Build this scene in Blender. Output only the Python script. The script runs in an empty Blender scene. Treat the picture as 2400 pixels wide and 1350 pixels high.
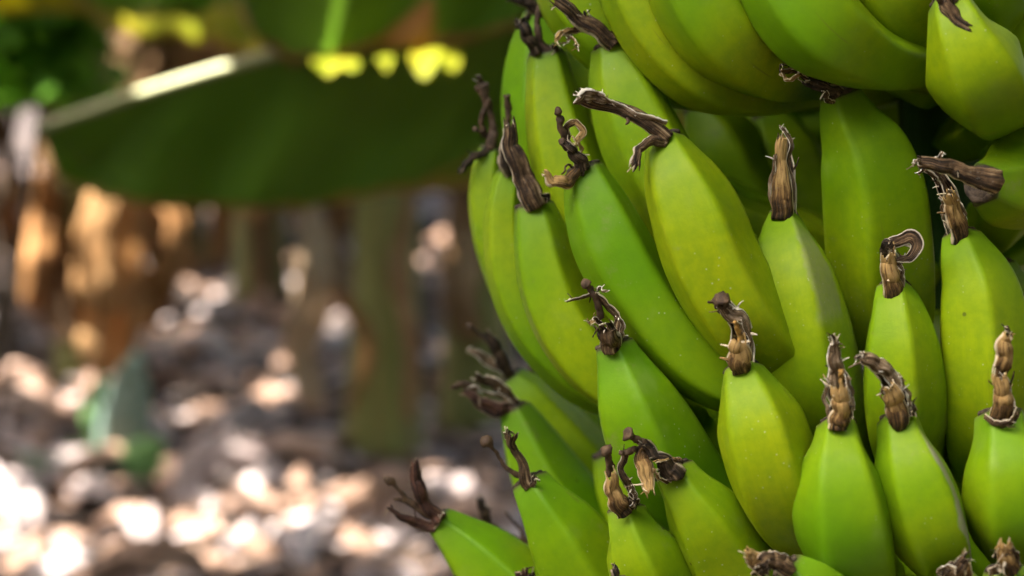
import bpy, math, random
import numpy as np
from mathutils import Vector, noise as mnoise

random.seed(7)
SC = bpy.context.scene
COL = SC.collection
V3 = lambda *a: np.array(a, dtype=float)

# ------------------------------------------------------------------ camera
CAM_H, PITCH, LENS = 1.10, math.radians(10.0), 60.0
FPX = 2400 * LENS / 36.0
cam_d = bpy.data.cameras.new('camera')
cam = bpy.data.objects.new('camera', cam_d)
COL.objects.link(cam)
cam.location = (0, 0, CAM_H)
cam.rotation_euler = (math.radians(90) - PITCH, 0, 0)
cam_d.lens = LENS
cam_d.sensor_width = 36.0
cam_d.clip_start = 0.02
cam_d.clip_end = 400
cam_d.dof.use_dof = True
cam_d.dof.focus_distance = 0.715
cam_d.dof.aperture_fstop = 5.0
SC.camera = cam

# ------------------------------------------------------------------ sky, sun, exposure
SUN_EL, SUN_AZ = math.radians(57), math.radians(-101)     # azimuth from +Y, clockwise positive
SUN = V3(math.sin(SUN_AZ) * math.cos(SUN_EL), math.cos(SUN_AZ) * math.cos(SUN_EL), math.sin(SUN_EL))
world = bpy.data.worlds.new('World')
SC.world = world
world.use_nodes = True
wn = world.node_tree
bg = wn.nodes['Background']
sky = wn.nodes.new('ShaderNodeTexSky')
sky.sky_type = 'NISHITA'
sky.sun_disc = False
sky.sun_elevation = SUN_EL
sky.sun_rotation = SUN_AZ
sky.air_density = 1.0
sky.dust_density = 4.0
sky.ozone_density = 0.6
wn.links.new(sky.outputs[0], bg.inputs[0])
bg.inputs[1].default_value = 0.12
sun_d = bpy.data.lights.new('sun', 'SUN')
sun_o = bpy.data.objects.new('sun', sun_d)
COL.objects.link(sun_o)
sun_d.energy = 4.2
sun_d.angle = math.radians(0.53)
sun_d.color = (1.0, 0.95, 0.89)
sun_o.rotation_euler = Vector(SUN).to_track_quat('Z', 'Y').to_euler()
sun_o.location = (-3, 3, 6)
vs = SC.view_settings
vs.view_transform = 'Standard'
vs.look = 'None'
vs.exposure = 3.4
vs.gamma = 1.0
SC.cycles.max_bounces = 8
SC.cycles.diffuse_bounces = 2
SC.cycles.transparent_max_bounces = 8
SC.cycles.caustics_reflective = False
SC.cycles.caustics_refractive = False
SC.cycles.sample_clamp_indirect = 6.0

# ------------------------------------------------------------------ geometry helpers
RIGHT = V3(1, 0, 0)
FWD = V3(0, math.cos(PITCH), -math.sin(PITCH))
UP = V3(0, math.sin(PITCH), math.cos(PITCH))
EYE = V3(0, 0, CAM_H)


def P(px, py, d):
    """photo pixel + distance along the view -> point in the place"""
    return EYE + d * (FWD + RIGHT * ((px - 1200) / FPX) - UP * ((py - 675) / FPX))


def G(px, py, z=0.0):
    """photo pixel -> point on the ground"""
    r = FWD + RIGHT * ((px - 1200) / FPX) - UP * ((py - 675) / FPX)
    return EYE + r * ((z - CAM_H) / r[2])


def nz(x, y=0.0, z=0.0):
    return mnoise.noise(Vector((x, y, z)))


def unit(v):
    return v / (np.linalg.norm(v) + 1e-12)


def spline(pts, n):
    """Catmull-Rom through rows of pts (any width), n samples evenly spread in chord length"""
    pts = np.asarray(pts, float)
    k = len(pts)
    if k == 2:
        t = np.linspace(0, 1, n)[:, None]
        return pts[0] * (1 - t) + pts[1] * t
    L = np.concatenate([[0], np.cumsum(np.maximum(np.linalg.norm(np.diff(pts[:, :3], axis=0), axis=1), 1e-6))])
    ext = np.vstack([2 * pts[0] - pts[1], pts, 2 * pts[-1] - pts[-2]])
    Le = np.concatenate([[-(L[1])], L, [2 * L[-1] - L[-2]]])
    out = []
    for s in np.linspace(0, L[-1], n):
        i = min(max(np.searchsorted(L, s, side='right') - 1, 0), k - 2)
        t0, t1, t2, t3 = Le[i:i + 4]
        p0, p1, p2, p3 = ext[i:i + 4]
        a1 = (t1 - s) / (t1 - t0) * p0 + (s - t0) / (t1 - t0) * p1
        a2 = (t2 - s) / (t2 - t1) * p1 + (s - t1) / (t2 - t1) * p2
        a3 = (t3 - s) / (t3 - t2) * p2 + (s - t2) / (t3 - t2) * p3
        b1 = (t2 - s) / (t2 - t0) * a1 + (s - t0) / (t2 - t0) * a2
        b2 = (t3 - s) / (t3 - t1) * a2 + (s - t1) / (t3 - t1) * a3
        out.append((t2 - s) / (t2 - t1) * b1 + (s - t1) / (t2 - t1) * b2)
    return np.array(out)


def frames(c, ref):
    """tangents and parallel-transported normals (first one nearest to ref)"""
    T = np.gradient(c, axis=0)
    T = T / (np.linalg.norm(T, axis=1)[:, None] + 1e-12)
    N = np.zeros_like(T)
    n = ref - T[0] * np.dot(ref, T[0])
    if np.linalg.norm(n) < 1e-3:
        n = np.cross(T[0], V3(0.3, 0.2, 1))
    N[0] = unit(n)
    for i in range(1, len(c)):
        n = N[i - 1] - T[i] * np.dot(N[i - 1], T[i])
        N[i] = unit(n)
    return T, N, np.cross(T, N)


ORIGIN = {}


def empty(name, loc, label=None, cat=None, group=None, kind=None):
    o = bpy.data.objects.new(name, None)
    COL.objects.link(o)
    o.location = loc
    o.empty_display_size = 0.05
    ORIGIN[o.name] = V3(*loc)
    tag(o, label, cat, group, kind)
    return o


def tag(o, label=None, cat=None, group=None, kind=None):
    for k, v in (('label', label), ('category', cat), ('group', group), ('kind', kind)):
        if v:
            o[k] = v
    return o


def mesh_obj(name, verts, faces, mats, parent=None, uvs=None, smooth=True, mat_idx=None, origin=None):
    verts = np.asarray(verts, float)
    if origin is None:
        origin = verts.mean(axis=0)
    me = bpy.data.meshes.new(name)
    me.from_pydata((verts - origin).tolist(), [], faces)
    for m in (mats if isinstance(mats, (list, tuple)) else [mats]):
        me.materials.append(m)
    if uvs is not None:
        uvs = np.asarray(uvs, float)
        lay = me.uv_layers.new(name='UVMap')
        vi = np.zeros(len(me.loops), dtype=np.int32)
        me.loops.foreach_get('vertex_index', vi)
        lay.data.foreach_set('uv', uvs[vi].ravel())
    if mat_idx is not None:
        me.polygons.foreach_set('material_index', mat_idx)
    if smooth:
        me.polygons.foreach_set('use_smooth', [True] * len(me.polygons))
    me.update()
    o = bpy.data.objects.new(name, me)
    COL.objects.link(o)
    if parent is not None:
        o.parent = parent
        o.location = origin - ORIGIN[parent.name]
    else:
        o.location = origin
    ORIGIN[o.name] = V3(*origin)
    return o


def solid(o, t):
    m = o.modifiers.new('thickness', 'SOLIDIFY')
    m.thickness = t
    m.offset = 0
    return o


class Acc:
    """collects verts / faces / uvs of one mesh"""

    def __init__(s):
        s.v, s.f, s.u, s.m = [], [], [], []

    def add(s, v, f, u, mi=0):
        b = len(s.v)
        s.v += [tuple(x) for x in v]
        s.f += [tuple(i + b for i in q) for q in f]
        s.u += [tuple(x) for x in u]
        s.m += [mi] * len(f)

    def build(s, name, mats, parent=None, **k):
        return mesh_obj(name, s.v, s.f, mats, parent, s.u, mat_idx=s.m, **k)


def grid_faces(nr, nc, wrap=False):
    f = []
    for i in range(nr - 1):
        for j in range(nc if wrap else nc - 1):
            a, b = i * nc + j, i * nc + (j + 1) % nc
            f.append((a, b, b + nc, a + nc))
    return f


def ribbon(c, hw, curl, roll=0.0, nu=11, ruffle=0.15, seed=0.0, ref=None, ragged=0.0, freq=3.0):
    """a curled strip along centre line c with half-widths hw (same length)"""
    n = len(c)
    ref = -FWD if ref is None else ref
    T, N, B = frames(c, ref)
    cr, sr = math.cos(roll), math.sin(roll)
    N, B = N * cr + B * sr, B * cr - N * sr
    L = np.concatenate([[0], np.cumsum(np.linalg.norm(np.diff(c, axis=0), axis=1))])
    v, uv = [], []
    mean = float(np.mean(hw)) + 1e-9
    for i in range(n):
        cu = curl[i] if hasattr(curl, '__len__') else curl
        h = max(cu / 2, 0.05)
        R = hw[i] / math.sin(min(h, math.pi / 2))
        for j in range(nu):
            u = -1 + 2 * j / (nu - 1)
            a = u * h
            q = nz(u * 2.4 + seed, L[i] / mean * freq * 0.10, seed * 1.3)
            q2 = nz(u * 1.1 + seed + 9, L[i] / mean * freq * 0.55, seed)
            q4 = nz(u * 8.0 + seed * 3, L[i] / mean * 0.12, seed + 6)
            q3 = abs(nz(u * 2.6 + seed * 2, L[i] / mean * 0.8, seed + 4)) - 0.2
            off = ruffle * hw[i] * (q * 1.3 + q2 * 1.8 * u ** 4 + q3 * 0.9 + q4 * 0.45)
            p = c[i] + B[i] * (R * math.sin(a) * (1 + 0.25 * ruffle * q2)) + N[i] * (R * (math.cos(a) - math.cos(h)) + off)
            if ragged and i >= n - 5:
                p = p + T[i] * hw[i] * ragged * (nz(u * 5 + seed, 3.3) * 1.9) * ((i - n + 6) / 5) ** 2
            v.append(p)
            uv.append((j / (nu - 1), i / (n - 1)))
    return v, grid_faces(n, nu), uv


def tube(c, r, nu=10, seed=0.0, rough=0.0, ref=None, cap=True):
    n = len(c)
    T, N, B = frames(c, -FWD if ref is None else ref)
    v, uv = [], []
    for i in range(n):
        for j in range(nu):
            a = 2 * math.pi * j / nu
            k = 1 + rough * nz(math.cos(a) * 1.5 + seed, math.sin(a) * 1.5, i * 0.3 + seed)
            v.append(c[i] + r[i] * k * (N[i] * math.cos(a) + B[i] * math.sin(a)))
            uv.append((j / nu, i / (n - 1)))
    f = grid_faces(n, nu, wrap=True)
    if cap:
        for i, fl in ((0, True), (n - 1, False)):
            v.append(c[i])
            uv.append((0.5, i / (n - 1)))
            k = len(v) - 1
            for j in range(nu):
                a, b = i * nu + j, i * nu + (j + 1) % nu
                f.append((b, a, k) if fl else (a, b, k))
    return v, f, uv


# ------------------------------------------------------------------ materials
class NT:
    def __init__(s, name):
        s.m = bpy.data.materials.new(name)
        s.m.use_nodes = True
        s.t = s.m.node_tree
        s.t.nodes.clear()
        s.out = s.n('ShaderNodeOutputMaterial')

    def n(s, kind, **k):
        nd = s.t.nodes.new(kind)
        for a, b in k.items():
            setattr(nd, a, b)
        return nd

    def set(s, sock, val):
        if isinstance(val, bpy.types.NodeSocket):
            s.t.links.new(val, sock)
        elif isinstance(val, (tuple, list)) and len(val) == 3 and sock.type == 'RGBA':
            sock.default_value = (*val, 1)
        else:
            sock.default_value = val

    def uv(s):
        return s.n('ShaderNodeTexCoord').outputs['UV']

    def obj(s):
        return s.n('ShaderNodeTexCoord').outputs['Object']

    def rand(s):
        return s.n('ShaderNodeObjectInfo').outputs['Random']

    def mapping(s, vec, scale=(1, 1, 1), loc=(0, 0, 0)):
        m = s.n('ShaderNodeMapping')
        s.set(m.inputs[0], vec)
        s.set(m.inputs['Location'], loc)
        m.inputs['Scale'].default_value = scale
        return m.outputs[0]

    def noise(s, vec, scale, detail=3, rough=0.5, dist=0.0):
        x = s.n('ShaderNodeTexNoise')
        s.set(x.inputs['Vector'], vec)
        x.inputs['Scale'].default_value = scale
        x.inputs['Detail'].default_value = detail
        x.inputs['Roughness'].default_value = rough
        x.inputs['Distortion'].default_value = dist
        return x.outputs['Fac']

    def voronoi(s, vec, scale):
        x = s.n('ShaderNodeTexVoronoi')
        s.set(x.inputs['Vector'], vec)
        x.inputs['Scale'].default_value = scale
        return x

    def math(s, op, a, b=0.0, clamp=False):
        x = s.n('ShaderNodeMath', operation=op, use_clamp=clamp)
        s.set(x.inputs[0], a)
        s.set(x.inputs[1], b)
        return x.outputs[0]

    def range(s, v, a, b, c=0.0, d=1.0, smooth=True):
        x = s.n('ShaderNodeMapRange', interpolation_type='SMOOTHSTEP' if smooth else 'LINEAR')
        s.set(x.inputs[0], v)
        for i, q in enumerate((a, b, c, d)):
            s.set(x.inputs[i + 1], q)
        return x.outputs[0]

    def mix(s, f, a, b, blend='MIX'):
        x = s.n('ShaderNodeMix', data_type='RGBA', blend_type=blend)
        s.set(x.inputs[0], f)
        s.set(x.inputs[6], a)
        s.set(x.inputs[7], b)
        return x.outputs[2]

    def sep(s, v):
        x = s.n('ShaderNodeSeparateXYZ')
        s.set(x.inputs[0], v)
        return x.outputs

    def bump(s, h, strength=0.3, dist=0.001):
        x = s.n('ShaderNodeBump')
        s.set(x.inputs['Height'], h)
        x.inputs['Strength'].default_value = strength
        x.inputs['Distance'].default_value = dist
        return x.outputs[0]

    def princ(s, col, rough=0.5, spec=0.5, normal=None, **k):
        x = s.n('ShaderNodeBsdfPrincipled')
        s.set(x.inputs['Base Color'], col)
        s.set(x.inputs['Roughness'], rough)
        s.set(x.inputs['Specular IOR Level'], spec)
        if normal is not None:
            s.set(x.inputs['Normal'], normal)
        for a, b in k.items():
            s.set(x.inputs[a.replace('_', ' ')], b)
        return x.outputs[0]

    def done(s, sh):
        s.t.links.new(sh, s.out.inputs[0])
        return s.m

    def translucent(s, sh, col, fac, normal=None):
        t = s.n('ShaderNodeBsdfTranslucent')
        s.set(t.inputs[0], col)
        m = s.n('ShaderNodeMixShader')
        s.set(m.inputs[0], fac)
        s.t.links.new(sh, m.inputs[1])
        s.t.links.new(t.outputs[0], m.inputs[2])
        return m.outputs[0]


def banana_material(name, hue=0.0, scar=None):
    t = NT(name)
    ob, uv = t.obj(), t.uv()
    rnd = t.rand()
    sx = t.sep(uv)
    shift = t.n('ShaderNodeCombineXYZ')
    t.set(shift.inputs[0], t.math('MULTIPLY', rnd, 7.0))
    vec = t.n('ShaderNodeVectorMath', operation='ADD')
    t.set(vec.inputs[0], ob)
    t.set(vec.inputs[1], shift.outputs[0])
    vec = vec.outputs[0]
    green, yel = (0.098 + hue * 0.02, 0.250, 0.002), (0.228 + hue * 0.05, 0.335, 0.003)
    big = t.noise(vec, 11, 2, 0.5)
    f = t.range(t.math('ADD', big, t.math('MULTIPLY', t.math('SUBTRACT', rnd, 0.5), 0.10)), 0.25, 0.66)
    col = t.mix(f, green, yel)
    # fingers pale towards the butt of the flower, greener just under it
    tipg = t.range(sx[1], 0.02, 0.16, 1.0, 0.0)
    col = t.mix(t.math('MULTIPLY', tipg, 0.45), col, (0.10, 0.22, 0.012))
    wob = t.math('MULTIPLY', t.math('SUBTRACT', t.noise(vec, 120, 4, 0.6), 0.5), 0.03)
    butt = t.range(t.math('ADD', sx[1], wob), 0.0, 0.034, 1.0, 0.0)
    col = t.mix(t.math('MULTIPLY', butt, 0.75), col, (0.115, 0.125, 0.03))
    butt2 = t.range(t.math('ADD', sx[1], wob), 0.0, 0.012, 1.0, 0.0)
    col = t.mix(butt2, col, (0.055, 0.042, 0.02))
    # fine mottling, a few brown sap streaks and scratches
    mot = t.noise(vec, 170, 4, 0.65)
    col = t.mix(t.range(mot, 0.35, 0.7, 0.0, 0.30), col, (0.085, 0.19, 0.006))
    sap = t.range(t.noise(t.mapping(uv, (26, 3.2, 1), (0, 0, 0)), 1.0, 5, 0.62, 0.6), 0.665, 0.72)
    sap = t.math('MULTIPLY', sap, t.range(t.noise(vec, 21, 2), 0.52, 0.62))
    col = t.mix(t.math('MULTIPLY', sap, 0.5), col, (0.12, 0.11, 0.025))
    # waxy bloom in soft patches
    bl = t.range(t.noise(t.mapping(vec, (1, 1, 1), (3, 1, 2)), 30, 4, 0.6), 0.56, 0.76)
    col = t.mix(t.math('MULTIPLY', bl, 0.24), col, (0.27, 0.34, 0.09))
    # fine lengthwise fibres
    fib = t.noise(t.mapping(uv, (120, 5, 1)), 1.0, 3, 0.6)
    col = t.mix(t.range(fib, 0.35, 0.75, 0.0, 0.16), col, (0.12, 0.23, 0.012))
    # dust specks and small dark freckles
    v1 = t.voronoi(vec, 420)
    d1 = t.math('MULTIPLY', t.range(v1.outputs['Distance'], 0.10, 0.20, 1.0, 0.0),
                t.range(t.sep(v1.outputs['Color'])[0], 0.80, 0.84))
    dens = t.range(t.noise(vec, 22, 2), 0.42, 0.66)
    col = t.mix(t.math('MULTIPLY', t.math('MULTIPLY', d1, dens), 0.7), col, (0.40, 0.42, 0.26))
    v2 = t.voronoi(t.mapping(vec, (1, 1, 1), (1.3, 0.2, 5)), 46)
    d2 = t.math('MULTIPLY', t.range(v2.outputs['Distance'], 0.035, 0.062, 1.0, 0.0),
                t.range(t.sep(v2.outputs['Color'])[1], 0.70, 0.72))
    col = t.mix(t.math('MULTIPLY', d2, 0.75), col, (0.05, 0.06, 0.012))
    # brownish rub marks, small scratches
    rub = t.range(t.noise(t.mapping(vec, (1, 1, 1), (8, 3, 1)), 46, 6, 0.72), 0.60, 0.72)
    col = t.mix(t.math('MULTIPLY', rub, 0.42), col, (0.20, 0.21, 0.06))
    rough = t.range(t.noise(vec, 60, 3), 0.3, 0.7, 0.40, 0.52)
    if scar:
        u0, u1, v0, v1_, amt = scar
        w = t.math('MULTIPLY', t.math('SUBTRACT', t.noise(vec, 60, 4), 0.5), 0.10)
        uu = t.math('ADD', sx[0], w)
        a = t.math('MULTIPLY', t.range(uu, u0, u0 + 0.02), t.range(uu, u1 - 0.02, u1, 1, 0))
        b = t.math('MULTIPLY', t.range(sx[1], v0, v0 + 0.1), t.range(sx[1], v1_ - 0.03, v1_, 1, 0))
        g = t.range(t.noise(vec, 500, 4, 0.7), 0.3, 0.65, 0.55, 1.0)
        s_ = t.math('MULTIPLY', t.math('MULTIPLY', a, b), t.math('MULTIPLY', g, amt))
        col = t.mix(s_, col, (0.33, 0.30, 0.20))
        rough = t.math('ADD', rough, t.math('MULTIPLY', s_, 0.3))
    h = t.math('ADD', t.noise(vec, 900, 2), t.math('MULTIPLY', t.noise(vec, 130, 3), 1.4))
    nrm = t.bump(h, 0.10, 0.0006)
    sh = t.princ(col, rough, 0.12, nrm, Subsurface_Weight=0.06, Subsurface_Scale=0.004,
                 Subsurface_Radius=(0.7, 1.0, 0.15))
    return t.done(sh)


def dried_material(name, dark, mid, pale, edge, golden=0.0):
    """papery dried flower: lengthwise streaks, pale torn edges"""
    t = NT(name)
    uv, ob = t.uv(), t.obj()
    sx = t.sep(uv)
    n1 = t.noise(t.mapping(uv, (9, 1.6, 1), (0, 0, 0)), 1.0, 5, 0.65, 0.6)
    n2 = t.noise(ob, 210, 5, 0.65)
    f = t.math('ADD', t.math('MULTIPLY', n1, 0.85), t.math('MULTIPLY', n2, 0.28))
    up = t.math('MULTIPLY', t.math('SUBTRACT', sx[1], 0.25), golden)
    f = t.math('ADD', f, up)
    col = t.mix(t.range(f, 0.48, 0.66), dark, mid)
    col = t.mix(t.range(f, 0.60, 0.76), col, pale)
    e = t.math('ABSOLUTE', t.math('SUBTRACT', sx[0], 0.5))
    ed = t.range(t.math('ADD', e, t.math('MULTIPLY', t.math('SUBTRACT', n2, 0.5), 0.12)), 0.385, 0.44)
    col = t.mix(ed, col, edge)
    crust = t.range(t.noise(ob, 700, 3, 0.7), 0.6, 0.72)
    col = t.mix(t.math('MULTIPLY', crust, 0.35), col, (0.30, 0.27, 0.22))
    h = t.math('ADD', t.math('MULTIPLY', t.noise(t.mapping(uv, (42, 2.2, 1)), 1.0, 4, 0.6, 0.4), 1.2), t.math('MULTIPLY', n2, 0.35))
    sh = t.princ(col, 0.72, 0.25, t.bump(h, 0.7, 0.0009))
    return t.done(t.translucent(sh, col, 0.12))


def leaf_material(name, a, b, margin, trans, tcol, vein=70.0, dry_amt=0.0):
    """banana leaf: u = across a half blade (0 midrib, 1 margin), v = along"""
    t = NT(name)
    uv, ob = t.uv(), t.obj()
    sx = t.sep(uv)
    veins = t.n('ShaderNodeTexWave', wave_type='BANDS', bands_direction='Y')
    t.set(veins.inputs['Vector'], uv)
    veins.inputs['Scale'].default_value = vein
    veins.inputs['Distortion'].default_value = 1.2
    n = t.noise(t.mapping(uv, (1.5, 14, 1)), 1.0, 4, 0.55)
    col = t.mix(t.range(n, 0.3, 0.7), a, b)
    col = t.mix(t.math('MULTIPLY', veins.outputs['Fac'], 0.18), col, b)
    m = t.range(t.math('ADD', sx[0], t.math('MULTIPLY', t.math('SUBTRACT', t.noise(ob, 14, 4, 0.6), 0.5), 0.16)), 0.93, 0.985)
    col = t.mix(m, col, margin)
    if dry_amt:
        d = 0.0
        for v0, u0 in ((0.0, 0.45), (0.47, 0.70), (0.80, 0.80)):
            w = t.math('MULTIPLY', t.math('ABSOLUTE', t.math('SUBTRACT', sx[1], v0)), 4.0)
            w = t.math('ADD', w, t.math('MULTIPLY', t.math('SUBTRACT', t.noise(ob, 9, 4, 0.6), 0.5), 0.12))
            d = t.math('MAXIMUM', d, t.range(t.math('SUBTRACT', sx[0], w), u0, u0 + 0.06))
        col = t.mix(d, col, (0.32, 0.15, 0.05))
    sh = t.princ(col, 0.45, 0.28, t.bump(veins.outputs['Fac'], 0.35, 0.002))
    tc = t.mix(m, tcol, (0.55, 0.42, 0.04))
    if dry_amt:
        tc = t.mix(d, tc, (0.45, 0.2, 0.04))
    return t.done(t.translucent(sh, tc, trans))


def dead_material(name, dark, mid, pale, trans=0.25):
    t = NT(name)
    uv, ob = t.uv(), t.obj()
    n1 = t.noise(t.mapping(uv, (10, 2.0, 1)), 1.0, 5, 0.6, 0.5)
    n2 = t.noise(ob, 9, 4, 0.6)
    f = t.math('ADD', t.math('MULTIPLY', n1, 0.7), t.math('MULTIPLY', n2, 0.5))
    rnd = t.math('MULTIPLY', t.math('SUBTRACT', t.rand(), 0.5), 0.25)
    f = t.math('ADD', f, rnd)
    col = t.mix(t.range(f, 0.40, 0.64), dark, mid)
    col = t.mix(t.range(f, 0.60, 0.86), col, pale)
    sh = t.princ(col, 0.75, 0.2, t.bump(n1, 0.6, 0.006))
    return t.done(t.translucent(sh, t.mix(0.4, col, mid), trans))


def soil_material():
    t = NT('soil')
    ob = t.obj()
    a = t.noise(ob, 2.2, 6, 0.6)
    b = t.noise(ob, 26, 5, 0.65)
    col = t.mix(t.range(a, 0.3, 0.7), (0.036, 0.028, 0.024), (0.078, 0.060, 0.050))
    col = t.mix(t.range(b, 0.52, 0.75, 0, 0.8), col, (0.12, 0.10, 0.085))
    h = t.math('ADD', t.math('MULTIPLY', b, 0.6), t.noise(ob, 90, 4))
    return t.done(t.princ(col, 0.95, 0.1, t.bump(h, 0.8, 0.02)))


def stem_material(name, g, br, dk):
    """layered leaf sheaths of a banana stem"""
    t = NT(name)
    uv, ob = t.uv(), t.obj()
    n1 = t.noise(t.mapping(uv, (11, 1.2, 1)), 1.0, 5, 0.6, 0.3)
    n2 = t.noise(ob, 6, 4, 0.6)
    col = t.mix(t.range(n1, 0.38, 0.6), g, br)
    col = t.mix(t.range(t.math('ADD', n1, t.math('MULTIPLY', n2, 0.5)), 0.78, 0.98), col, dk)
    return t.done(t.princ(col, 0.6, 0.3, t.bump(n1, 0.5, 0.01)))


def plain(name, col, rough=0.6, var=0.3, scale=40, trans=0.0, spec=0.3):
    t = NT(name)
    n = t.noise(t.obj(), scale, 4, 0.6)
    c = t.mix(t.range(n, 0.3, 0.7), tuple(x * (1 - var) for x in col), tuple(min(1, x * (1 + var)) for x in col))
    sh = t.princ(c, rough, spec, t.bump(n, 0.3, 0.002))
    return t.done(t.translucent(sh, c, trans) if trans else sh)


M = dict(
    banana=[banana_material('banana_skin_%d' % i, h) for i, h in enumerate((0.0, 0.5, 1.0))],
    scar=banana_material('banana_skin_scarred', 0.6, (0.572, 0.668, 0.05, 0.62, 1.0)),
    rub=banana_material('banana_skin_rubbed', 0.5, (0.53, 0.72, 0.04, 0.30, 0.40)),
    dry=[dried_material('dried_flower_grey', (0.016, 0.009, 0.004), (0.150, 0.085, 0.036), (0.46, 0.32, 0.16), (0.68, 0.57, 0.39)),
         dried_material('dried_flower_golden', (0.020, 0.011, 0.004), (0.17, 0.088, 0.025), (0.50, 0.31, 0.105), (0.72, 0.58, 0.36), 0.36),
         dried_material('dried_flower_dark', (0.012, 0.008, 0.004), (0.075, 0.046, 0.023), (0.24, 0.16, 0.085), (0.42, 0.33, 0.21)),
         dried_material('dried_flower_pale', (0.09, 0.05, 0.02), (0.34, 0.23, 0.12), (0.68, 0.56, 0.38), (0.82, 0.73, 0.56)),
         dried_material('dried_flower_red', (0.020, 0.010, 0.007), (0.12, 0.050, 0.027), (0.27, 0.14, 0.08), (0.34, 0.24, 0.15))],
    style=plain('dried_style', (0.080, 0.046, 0.022), 0.7, 0.5, 300),
    style_orange=plain('fresh_style', (0.46, 0.25, 0.06), 0.5, 0.35, 260),
    collar=plain('tip_collar', (0.060, 0.042, 0.026), 0.8, 0.55, 500),
    stalk=stem_material('bunch_stalk', (0.035, 0.085, 0.014), (0.055, 0.11, 0.02), (0.03, 0.045, 0.012)),
    soil=soil_material(),
    leaf=leaf_material('banana_leaf', (0.080, 0.175, 0.006), (0.115, 0.225, 0.010), (0.30, 0.20, 0.05), 0.36, (0.15, 0.28, 0.010)),
    leaf_dry=leaf_material('banana_leaf_browning', (0.080, 0.175, 0.006), (0.115, 0.225, 0.010), (0.34, 0.18, 0.06), 0.12, (0.12, 0.22, 0.012), dry_amt=0.08),
    leaf_droop=leaf_material('drooping_leaf', (0.115, 0.235, 0.012), (0.165, 0.305, 0.022), (0.36, 0.30, 0.05), 0.36, (0.20, 0.36, 0.012)),  # lighter copy of the leaf green, standing in for light shining through
    leaf_yel=leaf_material('banana_leaf_yellow_glow', (0.16, 0.22, 0.010), (0.32, 0.29, 0.012), (0.48, 0.34, 0.04), 0.45, (0.62, 0.56, 0.02)),  # yellow partly put in for sun glowing through leaf edges
    midrib=plain('leaf_midrib', (0.40, 0.40, 0.20), 0.5, 0.15, 20),
    dead=[dead_material('dead_leaf_orange', (0.15, 0.070, 0.022), (0.36, 0.175, 0.060), (0.50, 0.30, 0.13), 0.35),
          dead_material('dead_leaf_brown', (0.045, 0.026, 0.012), (0.16, 0.085, 0.032), (0.34, 0.22, 0.11)),
          dead_material('dead_leaf_pale', (0.12, 0.075, 0.038), (0.27, 0.185, 0.105), (0.42, 0.32, 0.21))],
    litter=[dead_material('litter_pale', (0.24, 0.18, 0.16), (0.44, 0.36, 0.33), (0.58, 0.51, 0.49), 0.12),
            dead_material('litter_tan', (0.13, 0.075, 0.046), (0.33, 0.205, 0.14), (0.50, 0.37, 0.30), 0.12),
            dead_material('litter_dark', (0.05, 0.032, 0.022), (0.14, 0.09, 0.06), (0.28, 0.20, 0.15), 0.12)],
    stem=stem_material('banana_stem', (0.125, 0.135, 0.030), (0.15, 0.105, 0.035), (0.040, 0.026, 0.013)),
    young=leaf_material('young_leaf', (0.09, 0.20, 0.05), (0.15, 0.29, 0.09), (0.2, 0.25, 0.1), 0.2, (0.22, 0.36, 0.03)),
    young_blue=leaf_material('young_leaf_bluish', (0.14, 0.22, 0.17), (0.28, 0.37, 0.30), (0.28, 0.33, 0.25), 0.1, (0.2, 0.32, 0.12)),
    bush=plain('bush_leaf', (0.10, 0.25, 0.010), 0.5, 0.5, 6, 0.45),
    twig=plain('twig', (0.10, 0.07, 0.045), 0.8, 0.4, 30),
)

# ------------------------------------------------------------------ ground
ax = np.linspace(-1, 1, 141)
gx = np.sign(ax) * (abs(ax) ** 3) * 60 + ax * 4
gy = np.sign(ax) * (abs(ax) ** 3) * 60 + ax * 4 + 4.5


def ground_z(x, y):
    return 0.045 * nz(x * 0.7, y * 0.7, 1.0) + 0.02 * nz(x * 2.7, y * 2.7, 4.0)


gv = [(x, y, ground_z(x, y)) for y in gy for x in gx]
ground = mesh_obj('ground', gv, grid_faces(141, 141), M['soil'], None, origin=V3(0, 0, 0))
tag(ground, 'brown soil under the banana plants', None, None, 'structure')

hv, hn, hm = [], 96, 7  # unseen ridge all round, added to block low light from the horizon
for j in range(hm):
    for i in range(hn):
        a = 2 * math.pi * i / hn
        rr = 42 + j * 3.2
        z = -1.0 + (21 + 6 * nz(math.cos(a) * 2, math.sin(a) * 2, 3)) * (j / (hm - 1)) ** 0.8 + 0.7 * nz(i * .6, j * .9)
        hv.append((rr * math.cos(a), 5 + rr * math.sin(a), z))
blocker_hills = mesh_obj('blocker_hills', hv, grid_faces(hm, hn, wrap=True), plain('blocker_hill', (0.030, 0.038, 0.018), 0.9, 0.5, 0.35), None, origin=V3(0, 0, 0))
tag(blocker_hills, 'unseen ridge added to block low light from the horizon', None, None, 'structure')

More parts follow.
